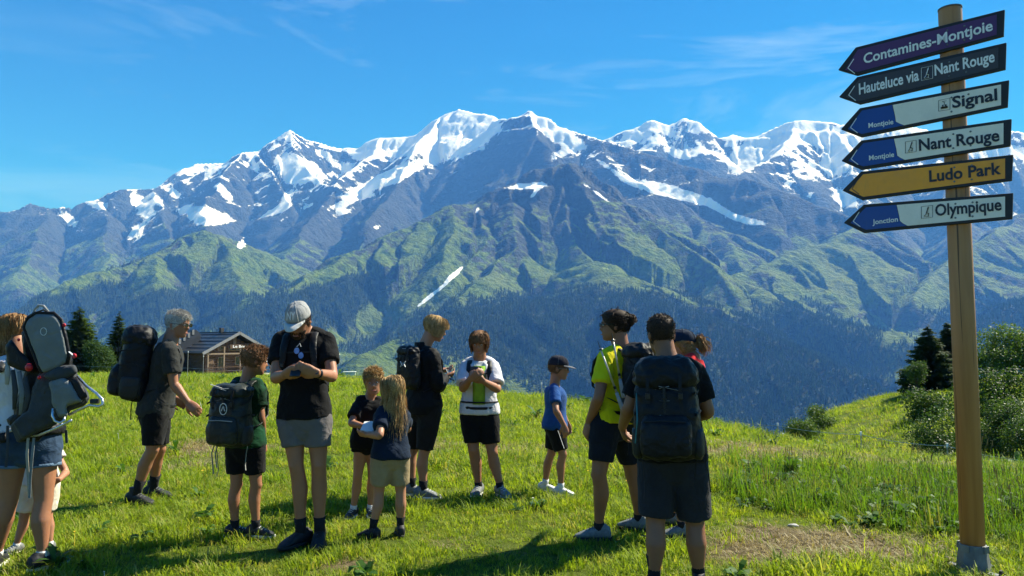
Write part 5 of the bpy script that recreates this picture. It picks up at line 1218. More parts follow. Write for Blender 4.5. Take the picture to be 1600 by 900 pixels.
    dz = MB()
    for k in range(5):
        z = h * (.56 + .055 * k)
        dz.tube([L_(-.014, d * 1.0, z), L_(0, d * 1.035, z + .006), L_(.014, d * 1.0, z)], .004, 5, flat=(1, .4))
    dz.tube([L_(0, d * 1.0, h * .52), L_(0, d * 1.012, h * .8)], .009, 6, flat=(1, .25), up=X); dz.build('daisy_chain', NYL2, root)
    for s in (-1, 1):
        cr_ = [L_(s * w * .40 * (1 if k % 2 else -.2) , d * (1.0 if k % 2 == 0 else .80), h * (.50 + .075 * k)) for k in range(5)]
        MB().tube(cr_, .0022, 5).build('bungee', WEBG if seed % 2 else NYL2, root)
        MB().tube([L_(s * w * .46, d * .20, h * .84), L_(s * w * .505, d * .5, h * .74), L_(s * w * .47, d * .92, h * .70)], .008, 6, flat=(1, .3), up=U).build('side_strap', WEB, root)
    MB().tube([L_(-w * .36, d * .80, h * .955), L_(0, d * .97, h * .945), L_(w * .36, d * .80, h * .955)], .0035, 5).build('lid_zip', WEBG, lo)
    if tails:
        rs = np.random.RandomState(seed + 20)
        for s, ln in ((-1, .20), (1, .26)):
            a = L_(s * w * .44, d * .35, h * .05); pts = [a, a + Vector((s * .012, 0, -ln * .4)), a + Vector((s * .02, .01, -ln * .8)), a + Vector((s * .012, 0, -ln))]
            MB().tube(pts, .008, 6, flat=(1, .25)).build('strap_tail', tails if tails is not True else WEB, root)
    root['pack_h'] = h
    return root, L_, B
def phone(c, label, rot, size=(.072, .009, .148), mat=BLK):
    o = empty('phone', c); tag(o, label, 'phone', 'phones held by the hikers'); o.rotation_euler = rot
    MB().box((0, 0, 0), size).build('case', mat, o, bevel=.004)
    MB().box((0, size[1] / 2 + .0005, 0), (size[0] * .92, .0012, size[2] * .93)).build('screen', LENS, o)
    MB().box((size[0] * .28, -size[1] / 2 - .001, size[2] * .36), (.022, .003, .03)).build('camera_lens', LENS, o, bevel=.001)
    return o

# ------------------------------------------------------------------ the hikers
def col_f(n, c, **k): return fabric(n, c, **k)
H_BROWN = hair_mat('brown_hair', (.05, .025, .012), (.20, .105, .045)); H_DARK = hair_mat('dark_hair', (.012, .007, .004), (.06, .032, .018)); H_BLOND = hair_mat('blond_hair', (.26, .15, .055), (.62, .42, .19)); H_GREY = hair_mat('grey_hair', (.20, .18, .15), (.62, .59, .54)); H_LB = hair_mat('light_brown_hair', (.16, .08, .03), (.48, .28, .12)); H_GINGER = hair_mat('auburn_hair', (.09, .04, .018), (.33, .17, .075))
BLACKSHOE = stuff_mat('black_shoe', (.016, .016, .018), .6, .3, 30, .3, 90); SOLE_B = stuff_mat('black_sole', (.02, .02, .02), .7); SOLE_W = stuff_mat('white_sole', (.62, .62, .60), .6); GREYSHOE = stuff_mat('grey_shoe', (.16, .17, .17), .7, .3, 40, .3, 90); WHITESHOE = stuff_mat('white_shoe', (.60, .60, .58), .6, .15, 40, .3, 90)
SK_B = fabric('black_sock', (.016, .016, .018)); SK_W = fabric('white_sock', (.62, .62, .60))
T_BLK = fabric('black_tee', (.007, .007, .008)); T_GRY = fabric('dark_grey_tee', (.030, .031, .029)); T_GRN = fabric('green_black_tee', (.004, .034, .014), var=.9); T_NVY = fabric('navy_tee', (.008, .017, .036)); T_BLU = fabric('blue_tee', (.014, .065, .22)); T_YEL = fabric('yellow_tee', (.66, .60, .008), var=.1); T_WHT = fabric('white_shirt', (.60, .58, .60), var=.1); T_RED = fabric('red_tee', (.62, .025, .03)); T_LIME = fabric('lime_tee', (.20, .36, .04)); SH_GRY = fabric('grey_shorts', (.13, .118, .118)); SH_BLK = fabric('black_shorts', (.008, .008, .009)); SH_DG = fabric('slate_shorts', (.026, .026, .030)); SH_NVY = fabric('navy_shorts', (.012, .014, .020)); SH_KHK = fabric('khaki_shorts', (.30, .225, .125)); SH_CRM = fabric('cream_shorts', (.62, .56, .45)); DENIM = fabric('denim', (.028, .052, .095), var=.35, bscale=600); DENIM_L = fabric('denim_cuff', (.10, .16, .24)); JKT = fabric('black_jacket', (.008, .008, .009), .7)
DN = (0, 0, -1)
PPL = {}
def P(key, name='person', **s): PPL[key] = make_person(name, s); return PPL[key]

# man looking at his phone
p = P('cap', Y=5.68, H=1.84, hh=.245, wide=.95, shw=1.1, label='man in grey baseball cap, black T-shirt and grey shorts using a phone', skin=SKIN,
  j=dict(shR=(438,531,0), shL=(511,531,0), hipR=(456,650,0), hipL=(495,650,0), knR=(463,727,-.04), knL=(498,727,-.02), anR=(471,806,0), anL=(500,803,.02)),
  arm=dict(elR=(431,590,-1), wrR=(446,585,-1), elL=(519,588,-1), wrL=(494,583,-1)), head=(467,500,-.09,-97,-32,0), hand=dict(R=((.75,-.35,.25),(.2,.75,.5),.75), L=((-.9,-.15,.28),(-.2,.8,.3),.6)), foot=dict(R=-125, L=-80))
shorts(p, SH_GRY, .62, lg=0.0172); shirt(p, T_BLK, .62, -.02, .020); feet(p, BLACKSHOE, SOLE_B, SK_B, 0.062); face(p); hair(p, H_DARK, 'short', 1, 900, .02, front_z=.76, under_cap=True)
cp = cap(p, fabric('grey_cap', (.30, .30, .30)), fabric('pale_cap_peak', (.52, .52, .50)))
lp = [head_pt(p, x, .49 - abs(x) * .25, .80) for x in (-.14, .16)]
text_on('NY', 'emblem', LOGO, p.root, head_pt(p, -.13, .468, .80), head_pt(p, .13, .468, .80), .06, p.hF, .02)
bd = MB()   # beard
for i in range(420):
    r_ = random.Random(i); q = r_.uniform(-1.25, 1.25); z = r_.uniform(.0, .30); a, c, d = head_row(z); s0 = head_pt(p, math.sin(q) * a, c + math.cos(q) * d, z)
    if abs(q) < .35 and .17 < z < .25: continue
    bd.tube([s0, s0 + p.hF * .006 - p.hU * .008 + p.hX * (math.sin(q) * .006)], [.004, .0008], 4, cap=False)
bd.build('beard', H_DARK, p.root)
wr = p.J['wrL'].lerp(p.J['elL'], .10); ax = (p.J['wrL'] - p.J['elL']).normalized()
wt = MB().tube([wr - ax * .011, wr + ax * .011], .0365, 14).build('watch', BLK, p.root, smooth_=True); MB().tube([wr + Vector((0, -.034, .012)), wr + Vector((0, -.046, .014))], .018, 12).build('watch_face', LENS, wt)
sgl = MB(); q0 = tf(p, .86, 0, .150)
for s in (-1, 1): sgl.rings([ellipse_ring(q0 + Vector((s * .016 + .006, -.004 * k, -.035 * (s + 1) * .5)), Vector((1, 0, 0)), Vector((0, 0, 1)), .020, .024, 12) for k in (0, 1)])
so = sgl.build('hanging_sunglasses', stuff_mat('blue_mirror_lens', (.02, .16, .55), .08, spec=.9), p.root); MB().tube([q0 + Vector((-.01, 0, .03)), q0 + Vector((.012, 0, .055)), q0 + Vector((.02, .005, .03))], .003, 5).build('temple', LOGO, so)
backpack(p, .27, .42, .16, .30, 'small black rucksack on the back of the man in the grey cap', NYL, sides=False, tails=False, belt=False, seed=1)
phone(at(463, 578, 5.23), 'dark phone between the hands of the man in the grey cap', (math.radians(-55), 0, .1))

# trekking man with a big pack
p = P('trek', Y=7.15, H=1.84, hh=.25, wide=1.0, label='grey-haired man in dark T-shirt and boots striding with a tall black pack', skin=SKIN,
  j=dict(shR=(264,547,-.17), shL=(266,545,.17), hipR=(243,640,-.09), hipL=(245,640,.09), knR=(238,703,-.12), knL=(249,702,.10), anR=(212,758,-.10), anL=(240,748,.22)),
  arm=dict(elR=(272,600,0), wrR=(294,629,0), elL=(262,596,1), wrL=(268,622,0)), head=(277,506,.02,-8,-8,0), hand=dict(R=((.75,-.1,-.6),(-.3,.9,-.2),.7), L=((.7,.3,-.4),(0,-1,0),.6)), foot=dict(R=-12, L=-6))
shorts(p, SH_BLK, .88, lg=0.0187); shirt(p, T_GRY, .68, -.10, .020); feet(p, BLACKSHOE, SOLE_B, SK_B, 0.081, boot=.02, accent=GREYSHOE); face(p, (.2, .17, .14), LENS); hair(p, H_GREY, 'short', 2, 900, .022, front_z=.76)
backpack(p, .34, .66, .27, .12, 'tall black trekking pack with crumpled lid on the grey-haired man', NYL, tails=True, lidh=.22, seed=2, lean=.02, gap=-.03)

# boy with a rucksack
p = P('boy', Y=5.92, H=1.49, hh=.222, wide=.92, label='boy in green T-shirt with a dark rucksack standing beside the cap man', skin=SKIN,
  j=dict(shL=(371,605,.02), shR=(402,605,-.02), hipL=(371,694,.015), hipR=(396,694,-.015), knL=(369,757,.0), knR=(400,758,-.02), anL=(367,808,.03), anR=(400,812,.0)),
  arm=dict(elR=(408,655,0), wrR=(411,690,1), elL=(363,652,1), wrL=(374,682,1)), head=(397,563,0,38,-8,0), hand=dict(R=((.1,.2,-1),(-.9,.2,0),.6), L=((.4,.5,-.6),(.9,.2,0),.6)), foot=dict(L=15, R=-8))
shorts(p, SH_BLK, .72, lg=0.0156); shirt(p, T_GRN, .6, -.03, .018); feet(p, BLACKSHOE, SOLE_W, SK_B, 0.043, accent=LOGO); face(p); hair(p, H_GINGER, 'short', 3, 1000, .026, front_z=.74)
_, L_, B = backpack(p, .31, .47, .21, .02, 'dark rucksack with round white emblem worn by the boy in green', NYLG, tails=WEBG, seed=3, pocket='g')
em = MB()
for k in range(14): a0 = k * .4488; em.tube([L_(-.04 + .030 * math.cos(a0), .262, .30 + .042 * math.sin(a0)), L_(-.04 + .030 * math.cos(a0 + .45), .262, .30 + .042 * math.sin(a0 + .45))], .0035, 4)
em.tube([L_(-.055, .264, .285), L_(-.04, .264, .32), L_(-.025, .264, .285)], .004, 4); em.build('emblem', LOGO, _)
for k, (x, z) in enumerate(((.03, .43), (.07, .45))): MB().tube([L_(x - .05, .20, z), L_(x + .04, .205, z + .025)], .010, 6, flat=(1, .3)).build('compression_strap', WEBG, _)
for s in (0, 1): MB().tube([L_(.10 + s * .03, .10, .02), L_(.11 + s * .03, .12, -.05), L_(.10 + s * .025, .11, -.16 - s * .05)], .010, 6, flat=(1, .3)).build('strap_tail', WEBG, _)

# blond child in black, face to the camera
p = P('kidblack', Y=6.55, H=1.31, hh=.222, wide=.96, label='blond child in black T-shirt and shorts facing the camera', skin=SKIN_P,
  j=dict(shR=(562,630,0), shL=(593,630,.03), hipR=(565,690,0), hipL=(583,690,.02), knR=(559,743,-.03), knL=(582,744,0), anR=(552,789,0), anL=(579,790,.04)),
  arm=dict(elR=(549,661,-1), wrR=(571,667,-1), elL=(602,664,0), wrL=(590,672,-1)), head=(584,596,-.02,-82,-4,4), hand=dict(R=((.9,-.3,.05),(.1,.5,.6),.6), L=((-.8,-.3,0),(0,.4,.6),.5)), foot=dict(R=-100, L=-70))
shorts(p, SH_BLK, .30, lg=0.0156); shirt(p, T_BLK, .72, -.16, .020); feet(p, BLACKSHOE, SOLE_W, SK_W, 0.031); face(p, (.30, .18, .08)); hair(p, H_BLOND, 'short', 4, 1100, .030, front_z=.74)

# child with long blond hair, back to the camera
p = P('kidnavy', Y=5.86, H=1.31, hh=.222, wide=.98, label='child with long blond hair, navy T-shirt and khaki shorts seen from behind', skin=SKIN_P,
  j=dict(shL=(597,645,-.05), shR=(628,646,.05), hipL=(598,712,-.03), hipR=(622,712,.03), knL=(592,768,.0), knR=(626,768,.05), anL=(582,816,-.02), anR=(626,813,.08)),
  arm=dict(elL=(593,680,-1), wrL=(573,679,1), elR=(637,670,1), wrR=(620,676,1)), head=(614,609,-.01,118,-14,-6), hand=dict(L=((-.8,.4,.1),(.3,.6,.6),.5), R=((-.5,.7,0),(0,.2,.8),.5)), foot=dict(L=160, R=105))
shorts(p, SH_KHK, .80, lg=0.0172); shirt(p, T_NVY, .68, -.05, .020); feet(p, BLACKSHOE, SOLE_B, SK_B, 0.068); hair(p, H_BLOND, 'long', 5, 1100, .30, front_z=.78, strand=.004, side_z=.40)
pp_ = at(574, 671, 5.80); pa = empty('paper', pp_); tag(pa, 'folded white paper held by the child with long blond hair', 'paper')
PAPER = stuff_mat('paper_white', (.82, .82, .80), .7, .04)
MB().prism([Vector((-.05, -.02, -.012)), Vector((.052, -.03, -.02)), Vector((.058, .09, .035)), Vector((-.045, .09, .03))], (0, -.001, .002)).build('lower_leaf', PAPER, pa); MB().prism([Vector((-.052, -.02, -.004)), Vector((.05, -.03, -.012)), Vector((.062, .085, .055)), Vector((-.04, .085, .05))], (0, -.001, .002)).build('upper_leaf', PAPER, pa)

# teenager in a black jacket
p = P('teen', Y=7.42, H=1.80, hh=.240, wide=.94, label='blond teenager in black jacket and dark shorts looking down at a phone', skin=SKIN_P,
  j=dict(shL=(645,556,.12), shR=(676,555,-.12), hipL=(650,634,.06), hipR=(673,634,-.06), knL=(645,702,.10), knR=(663,704,-.06), anL=(643,756,.10), anR=(661,760,-.05)),
  arm=dict(elR=(684,603,0), wrR=(695,591,1), elL=(664,600,1), wrL=(685,580,1)), head=(680,512,.0,22,-20,0), hand=dict(R=((.7,.5,.35),(-.5,.3,.7),.6), L=((.8,.1,.1),(0,-.3,.9),.5)), foot=dict(L=10, R=-8))
shorts(p, fabric('charcoal_shorts', (.017, .016, .016)), .97, lg=0.0203); shirt(p, JKT, 1.96, -.16, .026, name='jacket', collar=.035, sgrow=.016, seed=8, wr=.006); feet(p, GREYSHOE, SOLE_W, SK_B, 0.050); face(p, (.3, .2, .1)); hair(p, H_BLOND, 'mop', 6, 900, .085, front_z=.78, strand=.0045)
_, L_, B = backpack(p, .27, .42, .125, .35, 'black rucksack with white crossed emblem on the teenager', NYL, tails=False, belt=False, pocket=False, seed=4, sides=False)
em = MB()
for s in (-1, 1): em.tube([L_(-.062 + .045 * (k / 4 - .5) * 2 * .8, .186, .25 + s * (.028 - .040 * (1 - ((k / 4 - .5) * 2) ** 2))) for k in range(5)], .006, 5, flat=(1, .4))
em.build('emblem', LOGO, _)
phone(at(703, 586, 7.42 + .18), 'dark phone held out by the teenager in the black jacket', (math.radians(-40), .3, 1.0))

# woman in white checked shirt
p = P('woman', Y=7.42, H=1.68, hh=.236, wide=1.02, label='woman in open white shirt over lime top with rucksack, reading a phone', skin=SKIN,
  j=dict(shR=(729,571,0), shL=(770,571,0), hipR=(736,645,0), hipL=(762,645,0), knR=(740,703,-.05), knL=(769,705,-.05), anR=(748,757,.02), anL=(782,760,-.06)),
  arm=dict(elR=(723,607,-1), wrR=(735,592,-1), elL=(777,608,-1), wrL=(754,595,-1)), head=(749,535,-.07,-95,-16,0), hand=dict(R=((.7,-.3,.5),(.3,.7,.4),.7), L=((-.75,-.2,.5),(-.3,.7,.4),.7)), foot=dict(R=-105, L=-62))
shorts(p, SH_BLK, .80, lg=0.0187, top=.30); sh_ = shirt(p, T_WHT, .80, -.02, .022, sgrow=.018, seed=9, wr=.006); feet(p, GREYSHOE, SOLE_W, SK_B, 0.031); face(p); hair(p, H_GINGER, 'mop', 7, 900, .11, front_z=.76, strand=.0045)
lt = MB(); lt.rings([[tf(p, t, s * w_ * p.H, dd) for s, dd in ((-1, .140), (-.5, .152), (0, .156), (.5, .152), (1, .140), (.5, .128), (-.5, .128))] for t, w_ in ((.20, .036), (.5, .036), (.8, .040), (1.0, .036))])
lt.build('lime_top', T_LIME, p.root, smooth_=True)
for s in (-1, 1): MB().tube([tf(p, t, s * w_ * p.H, dd) for t, w_, dd in ((1.10, .030, .05), (1.02, .038, .118), (.9, .034, .140), (.78, .026, .146))], [.020, .024, .018, .004], 6, flat=(1, .25), up=p.shX).build('collar', T_WHT, sh_, smooth_=True)
for s in (-1, 1): MB().tube([p.J['sh' + ('L' if s > 0 else 'R')].lerp(p.J['el' + ('L' if s > 0 else 'R')], t) + Vector((s * .052, -.018, .01)) for t in (.1, .4, .75)], .010, 6, flat=(1, .3)).build('sleeve_stripe', fabric('navy_stripe', (.03, .04, .08)), sh_)
MB().tube([tf(p, .24, math.sin(a) * .120 * 1.5, math.cos(a) * .098 * 1.5) for a in np.linspace(-1.3, 1.3, 9)], .02, 8, flat=(1, .5)).build('waist_bag_belt', WEB, p.root)
backpack(p, .30, .44, .20, .22, 'black rucksack with pale top worn by the woman in white', NYL, LOGO, tails=True, seed=5)
phone(at(741, 583, 7.42 - .34), 'dark phone held by the woman in the white shirt', (math.radians(-35), 0, 0))
MB().tube([at(746, 583, 7.08) - p.base, at(752, 580, 7.06) - p.base], .008, 6).build('wrist_band', T_LIME, p.root)

# child in blue T-shirt and cap
p = P('kidblue', Y=7.52, H=1.39, hh=.222, wide=.94, label='child in blue T-shirt, dark cap and white trainers standing side-on', skin=SKIN,
  j=dict(shR=(866,610,-.13), shL=(869,609,.13), hipR=(866,664,-.07), hipL=(868,664,.07), knR=(879,710,-.08), knL=(861,709,.07), anR=(876,752,-.06), anL=(851,748,.10)),
  arm=dict(elR=(869,642,-1), wrR=(881,664,0), elL=(876,640,1), wrL=(886,660,0)), head=(872,575,0,-6,-6,0), hand=dict(R=((.25,-.1,-1),(-.3,.9,0),.45), L=((.2,0,-1),(0,-1,0),.4)), foot=dict(R=-12, L=-8))
shorts(p, SH_BLK, .84, lg=0.0187); shirt(p, T_BLU, .66, -.10, .024); feet(p, WHITESHOE, SOLE_W, SK_W, 0.043); face(p, glasses=LENS); hair(p, H_BROWN, 'short', 8, 900, .02, front_z=.76, under_cap=True)
cap(p, fabric('navy_cap', (.018, .018, .028)), fabric('grey_peak', (.16, .16, .17)))
for sd, s in (('R', -1),): MB().tube([p.J['hip' + sd].lerp(p.J['kn' + sd], t) + Vector((.015 + .02 * t, -.098 + .006 * t, 0)) for t in (.15, .45, .75)], .008, 5, flat=(1, .3)).build('shorts_stripe', LOGO, p.root)

# man in yellow
p = P('yellow', Y=5.82, H=1.79, hh=.245, wide=1.0, label='man in yellow T-shirt with tied-back dark hair and walking poles on his pack', skin=SKIN_T,
  j=dict(shL=(947,558,-.13), shR=(988,556,.13), hipL=(946,658,-.07), hipR=(973,656,.07), knL=(936,742,-.10), knR=(988,742,.16), anL=(936,822,.0), anR=(999,808,.26)),
  arm=dict(elL=(936,620,-1), wrL=(920,660,1), elR=(1000,614,1), wrR=(988,640,1)), head=(962,508,.0,168,0,0), hand=dict(L=((-.25,.15,-1),(.9,.3,0),.6), R=((-.3,.4,-.8),(0,1,0),.5)), foot=dict(L=172, R=150), tail='bun')
shorts(p, SH_NVY, .74, lg=0.0203); shirt(p, T_YEL, .66, .0, .020, seed=11); feet(p, GREYSHOE, SOLE_B, SK_B, 0.031); face(p, glasses=LENS); hair(p, H_DARK, 'tied', 9, 900, .03, bun=(0, -.50, .66), front_z=.78)
_, L_, B = backpack(p, .33, .60, .26, .02, 'large black pack with zigzag orange cord on the man in yellow', NYL, seed=6)
OC = stuff_mat('orange_cord', (.42, .13, .04), .7)
MB().tube([L_(.05, .29, .52), L_(.0, .33, .34), L_(-.04, .335, .27), L_(.07, .335, .24), L_(-.02, .335, .19), L_(.04, .33, .13), L_(.13, .27, .04), L_(.16, .20, .07)], .0035, 5).build('cord', OC, _)
POLE = stuff_mat('pole_alloy', (.45, .42, .36), .35, metal=.6); CORK = stuff_mat('pole_grip', (.30, .29, .28), .7)
for k, (a, b, lab) in enumerate((((934, 533), (973, 640), 'outer walking pole strapped to the pack of the man in yellow'), ((956, 520), (973, 616), 'inner walking pole strapped to the pack of the man in yellow'))):
    a_ = at(*a, 5.44 + .05 * k); b_ = at(*b, 5.46 + .05 * k); o = empty('walking_pole', b_); tag(o, lab, 'walking pole', 'walking poles on the pack'); v = a_ - b_
    MB().tube([v * .25, v * .9], [.008, .006], 8).build('shaft', POLE, o, smooth_=True); MB().tube([v * -.06, v * .0, v * .12, v * .25], [.012, .016, .015, .012], 8).build('grip', CORK, o, smooth_=True)
    MB().tube([v * .9, v * 1.0], [.004, .002], 6).build('tip', BLK, o); MB().tube([v * .875, v * .89], [.020, .016], 10).build('basket', BLK, o); MB().tube([v * .30, v * .34], .011, 8).build('clamp', BLK, o)

# near man with his back to the camera
p = P('near', Y=4.62, H=1.73, hh=.240, wide=1.06, shw=1.05, label='man with cropped dark hair and huge black pack, back to the camera', skin=SKIN_T,
  j=dict(shL=(1004,579,.035), shR=(1085,579,-.035), hipL=(1029,712,.025), hipR=(1073,712,-.025), knL=(1024,816,.0), knR=(1086,818,.02), anL=(1022,902,-.02), anR=(1092,902,.02)),
  arm=dict(elR=(1106,642,0), wrR=(1088,654,1), elL=(983,636,0), wrL=(972,668,1)), head=(1033,522,.02,98,-4,0), hand=dict(R=((-.5,.7,.1),(-.6,-.2,.6),.6), L=((.2,.6,-.5),(.9,0,.2),.5)), foot=dict(L=98, R=72))
shorts(p, SH_DG, .90, lg=0.0234, flare=.014); shirt(p, T_BLK, .72, -.04, .022); feet(p, BLACKSHOE, SOLE_B, SK_B, 0.087); hair(p, H_DARK, 'crop', 10, 1300, .012, front_z=.80, strand=.003)
_, L_, B = backpack(p, .365, .55, .24, .02, 'huge glossy black pack with wrinkled lid on the cropped-haired man', NYL, seed=7, lidh=.26)
MB().tube([L_(.16, .22, .40), L_(.15, .30, .25), L_(.17, .27, .12)], .004, 5).build('cord', stuff_mat('teal_cord', (.02, .14, .16), .6), _)
MB().tube([L_(-.20, .18, .03), L_(-.225, .17, -.06), L_(-.23, .16, -.16)], .009, 6, flat=(1, .3)).build('strap_tail', WEB, _)

# woman hidden behind him
p = P('hidden', Y=5.95, H=1.63, hh=.230, wide=.96, label='person in red top and navy cap with ponytail behind the huge pack', skin=SKIN_P,
  j=dict(shL=(1076,570,-.13), shR=(1082,569,.13), hipL=(1060,676,-.08), hipR=(1062,676,.08), knL=(1056,752,-.06), knR=(1052,750,.14), anL=(1066,826,-.05), anR=(1050,806,.32)),
  arm=dict(elL=(1050,634,0), wrL=(1040,665,0), elR=(1052,632,0), wrR=(1040,660,0)), head=(1066,540,0,172,0,0), hand=dict(L=((-.2,0,-1),(.3,.9,0),.5), R=((-.2,0,-1),(.3,-.9,0),.5)), foot=dict(L=175, R=165), tail=(.75, -.25, .25), tail_len=.11)
shorts(p, SH_BLK, .6); shirt(p, T_RED, .6, -.05, .018); feet(p, GREYSHOE, SOLE_B, SK_B, 0.031); hair(p, H_LB, 'tied', 11, 700, .03, bun=(0, -.50, .60), front_z=.78, under_cap=True); cap(p, fabric('dark_blue_cap', (.012, .022, .045)), fabric('dark_blue_peak', (.010, .016, .03)))

# woman with the child carrier
p = P('carrier', Y=5.10, H=1.74, hh=.232, wide=1.04, label='woman in white top and denim shorts wearing a child carrier', skin=SKIN,
  j=dict(shL=(10,574,.0), shR=(60,572,.06), hipL=(22,690,-.02), hipR=(68,690,.04), knL=(14,778,.0), knR=(68,782,.02), anL=(-6,862,.05), anR=(66,872,.0)),
  arm=dict(elL=(-3,630,0), wrL=(-8,680,1), elR=(70,630,1), wrR=(58,668,1)), head=(22,516,.10,125,-8,0), hand=dict(L=((0,.3,-1),(.9,0,0),.5), R=((-.4,.5,-.5),(.7,.3,0),.5)), foot=dict(L=110, R=62), tail=(-.85, -.15, .1), tail_len=.2)
shorts(p, DENIM, .42, lg=0.0172, cuff=DENIM_L, wr=.005, top=.34); shirt(p, T_WHT, .8, .16, .022, seed=13); feet(p, BLACKSHOE, SOLE_W, SK_W, 0.022, accent=LOGO); hair(p, H_LB, 'long', 12, 1000, .30, front_z=.78, strand=.004)
tt = MB()   # tattoo on the thigh: a flat dark mark
PC = p
# small child beside her
p = P('toddler', Y=5.48, H=1.06, hh=.205, wide=1.02, label='small child in cream shorts half hidden behind the woman with the carrier', skin=SKIN_P,
  j=dict(shR=(48,694,0), shL=(78,692,0), hipR=(48,752,0), hipL=(74,752,0), knR=(38,806,0), knL=(74,806,0), anR=(25,858,0), anL=(78,858,0)),
  arm=dict(elL=(103,738,-1), wrL=(92,750,-1), elR=(30,720,1), wrR=(40,740,1)), head=(62,662,0,-90,0,0), hand=dict(L=((-.9,-.3,-.05),(0,.9,.2),.4), R=((.5,0,-1),(.9,0,0),.4)), foot=dict(R=-115, L=-80))
shorts(p, SH_CRM, .85, lg=0.0203); shirt(p, fabric('pale_tee', (.55, .52, .48)), .55, -.05, .02); feet(p, GREYSHOE, SOLE_W, SK_W, 0.025); face(p, (.3, .2, .1)); hair(p, H_LB, 'short', 14, 600, .03)

# ------------------------------------------------------------------ child carrier on the woman's back
p = PC; YC = 4.86
cr0 = at(60, 700, YC); CR = empty('child_carrier', cr0); tag(CR, 'grey and black child carrier with metal frame on the woman at the edge', 'child carrier')
def C(px, py, d=0.0): return at(px, py, YC + d) - cr0
CG = fabric('carrier_grey', (.165, .180, .180), .75, .15); CD = fabric('carrier_charcoal', (.045, .050, .055), .75, .2); ALU = stuff_mat('aluminium_tube', (.60, .61, .62), .3, .1, 20, metal=.85); REDP = stuff_mat('red_plastic', (.50, .012, .02), .4); TAN = fabric('tan_strap', (.30, .27, .22))
def pad(name, pts, th, mat, parent, d0=0.0, wr_=.004, seed=0, bulge=.35):
    """cushioned panel from a photo outline: real thickness, domed both sides"""
    n = len(pts); c = sum((Vector((a[0], a[1], 0)) for a in pts), Vector()) / n; mb = MB(); rows = []
    for k, (s, z) in enumerate(((.55, -.5), (.90, -.42), (1.0, -.15), (1.0, .15), (.90, .42), (.55, .5))):
        rows.append([C(c.x + (a[0] - c.x) * s, c.y + (a[1] - c.y) * s, d0 + (a[2] if len(a) > 2 else 0) + z * th) for a in pts])
    mb.rings(rows); me = remesh(mb, name, .008, 4, .7); wrinkle(me, wr_, 11, seed, wr_ * .5); return link(name, me, mat, parent, None, True)
def dense(pts, m=4):
    out = []
    for i in range(len(pts)):
        a = pts[i]; b = pts[(i + 1) % len(pts)]
        for k in range(m): out.append(tuple(a[j] + (b[j] - a[j]) * k / m for j in range(len(a))))
    return out
pad('back_panel', dense([(34,520),(60,494),(92,500),(112,560),(118,590),(96,650),(60,690),(26,690),(22,640),(40,580)]), .10, NYL, CR, .06, .004, 9)
hb = pad('head_panel', dense([(39,511),(46,498),(57,491),(83,491),(94,502),(101,530),(106,555),(103,566),(92,575),(68,582),(61,570),(50,540)]), .05, CG, CR, -.10, .005, 1)
edge = [(66,583),(60,571),(48,541),(37,511),(44,496),(56,489),(84,489),(96,500),(103,528),(108,556),(105,568)]
MB().tube([C(a, b, -.10) for a, b in edge], .011, 8).build('panel_edge', NYL, hb, smooth_=True)
MB().tube([C(50 + 9 * math.cos(k * .628) * .55 + 18, 518 + 6 * math.sin(k * .628), -.128) for k in range(11)], .0022, 4).build('emblem', LOGO, hb)
MB().tube([C(50,500,-.08), C(54,484,-.08), C(60,477,-.08), C(68,478,-.08), C(76,488,-.08)], .008, 8).build('grab_loop', WEBG, CR, smooth_=True)
MB().tube([C(49,501,-.10), C(56,488,-.11), C(68,484,-.11), C(78,490,-.10)], .005, 6).build('cord', WEB, CR)
seat = pad('seat_bag', dense([(62,585),(80,575),(112,571),(122,590),(140,622),(132,632),(108,640),(100,655),(70,668),(30,690),(18,665),(45,640),(52,610)]), .17, CD, CR, .0, .010, 2)
pad('lower_pocket', dense([(78,598),(98,590),(112,600),(122,618),(128,626),(102,634),(104,650),(94,652),(84,634)]), .09, CG, CR, -.11, .007, 3)
pad('top_roll', dense([(66,588),(90,574),(116,570),(121,582),(108,588),(84,594)]), .10, CD, CR, -.09, .008, 4)
pad('rear_pocket', dense([(112,590),(122,592),(138,620),(124,628),(112,612)]), .05, NYL, CR, -.12, .003, 5)
pad('side_wing', dense([(9,540),(18,531),(30,548),(44,560),(54,575),(50,583),(30,578),(12,570)]), .06, NYL, CR, -.02, .003, 6)
pad('hip_padding', dense([(10,655),(20,648),(44,640),(48,655),(30,668),(14,664)]), .08, NYL, CR, .06, .003, 7)
for k, pts in enumerate(([(121,588,-.06),(135,603,-.10),(150,614,-.14),(160,624,-.16),(161,632,-.17),(155,635,-.17),(140,633,-.15),(120,642,-.12),(108,648,-.10)], [(83,638,-.14),(82,650,-.15),(86,658,-.15),(94,661,-.15),(100,657,-.14),(101,650,-.13)], [(26,676,.02),(40,682,.0),(60,680,-.04),(85,670,-.08),(104,661,-.12),(112,656,-.12)], [(26,676,.02),(31,672,.0),(34,680,-.01)])):
    MB().tube([C(*q) for q in pts], .0085, 8).build('frame_tube', ALU, CR, smooth_=True)
MB().box(C(148,627,-.15), (.05, .03, .03)).build('kickstand_hinge', NYL2, CR, bevel=.005)
for px, py, r in ((45,574,.026), (116,556,.016), (100,508,.013), (29,531,.011), (61,590,.012)):
    MB().rings([ellipse_ring(C(px, py, -.09 - z), Vector((1, 0, 0)), Vector((0, 0, 1)), r * s, r * s, 14) for z, s in ((0, .9), (.008, 1), (.02, .9), (.026, .5))]).build('red_buckle', REDP, CR, smooth_=True)
MB().tube([C(106,548,-.10), C(112,553,-.11), C(117,558,-.11)], .007, 6, flat=(1, .4)).build('white_strap', LOGO, CR)
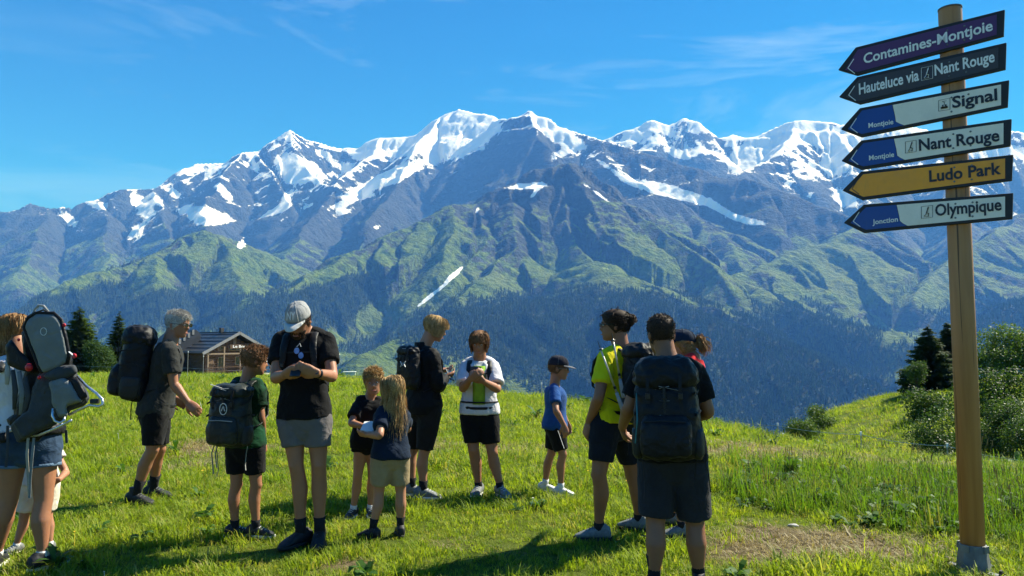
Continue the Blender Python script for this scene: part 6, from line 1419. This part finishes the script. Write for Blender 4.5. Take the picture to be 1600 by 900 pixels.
for k, pts in enumerate(([(12,560,.0),(12,585,.0),(11,601,.0)], [(20,578,-.01),(24,610,-.02),(22,640,-.0)], [(30,580,-.02),(35,615,-.03),(32,648,-.02)], [(40,588,-.03),(44,620,-.04),(38,648,-.03)])):
    MB().tube([C(*q) for q in pts], [.014, .020, .012], 8, flat=(1, .3), up=(1, 0, 0)).build('harness_strap', (WEBG, CD, CG, CD)[k], CR, smooth_=True)
for k, pts in enumerate(([(44,684,-.04),(42,710,-.05),(44,745,-.04),(46,775,-.04)], [(53,684,-.04),(50,715,-.05),(47,750,-.04),(46,778,-.04)], [(12,665,.0),(12,700,-.02),(9,730,-.02)], [(103,672,.02),(104,690,.02),(105,692,.02)])):
    MB().tube([C(*q) for q in pts], .010, 6, flat=(1, .3), up=(1, 0, 0)).build('strap_tail', (TAN, CG, CD, CD)[k], CR)
for s in (-1, 1):
    q = [tf(p, .95, s * .10, -.16), tf(p, 1.06, s * .095, -.10), tf(p, 1.11, s * .092, -.0), tf(p, 1.0, s * .10, .11), tf(p, .7, s * .12, .13), tf(p, .4, s * .15, .02), tf(p, .25, s * .14, -.12)]
    MB().tube([a + p.base - cr0 for a in q], .032, 8, flat=(1, .35), up=p.shX).build('shoulder_strap', NYL2, CR, smooth_=True)
MB().tube([tf(p, .10, math.sin(a) * .215, math.cos(a) * .175) + p.base - cr0 for a in np.linspace(-2.7, 2.7, 18)], .035, 8, flat=(1, .3), up=(0, 0, 1)).build('hip_belt', NYL, CR, smooth_=True)
# ------------------------------------------------------------------ haze: the air itself
def haze_mat():
    m = bpy.data.materials.new('air'); m.use_nodes = True; t = m.node_tree; t.nodes.clear()
    o = t.nodes.new('ShaderNodeOutputMaterial'); v = t.nodes.new('ShaderNodeVolumePrincipled')
    v.inputs['Color'].default_value = (0.10, 0.33, 1.0, 1); v.inputs['Density'].default_value = 8.2e-5; v.inputs['Absorption Color'].default_value = (1, 1, 1, 1); v.inputs['Anisotropy'].default_value = 0.0
    t.links.new(v.outputs[0], o.inputs['Volume']); return m
hz = MB().box((0, 7300, 1300), (28400, 16200, 4240)).build('haze', haze_mat())
tag(hz, 'pale blue air haze filling the valley before the mountains', 'haze', kind='stuff')
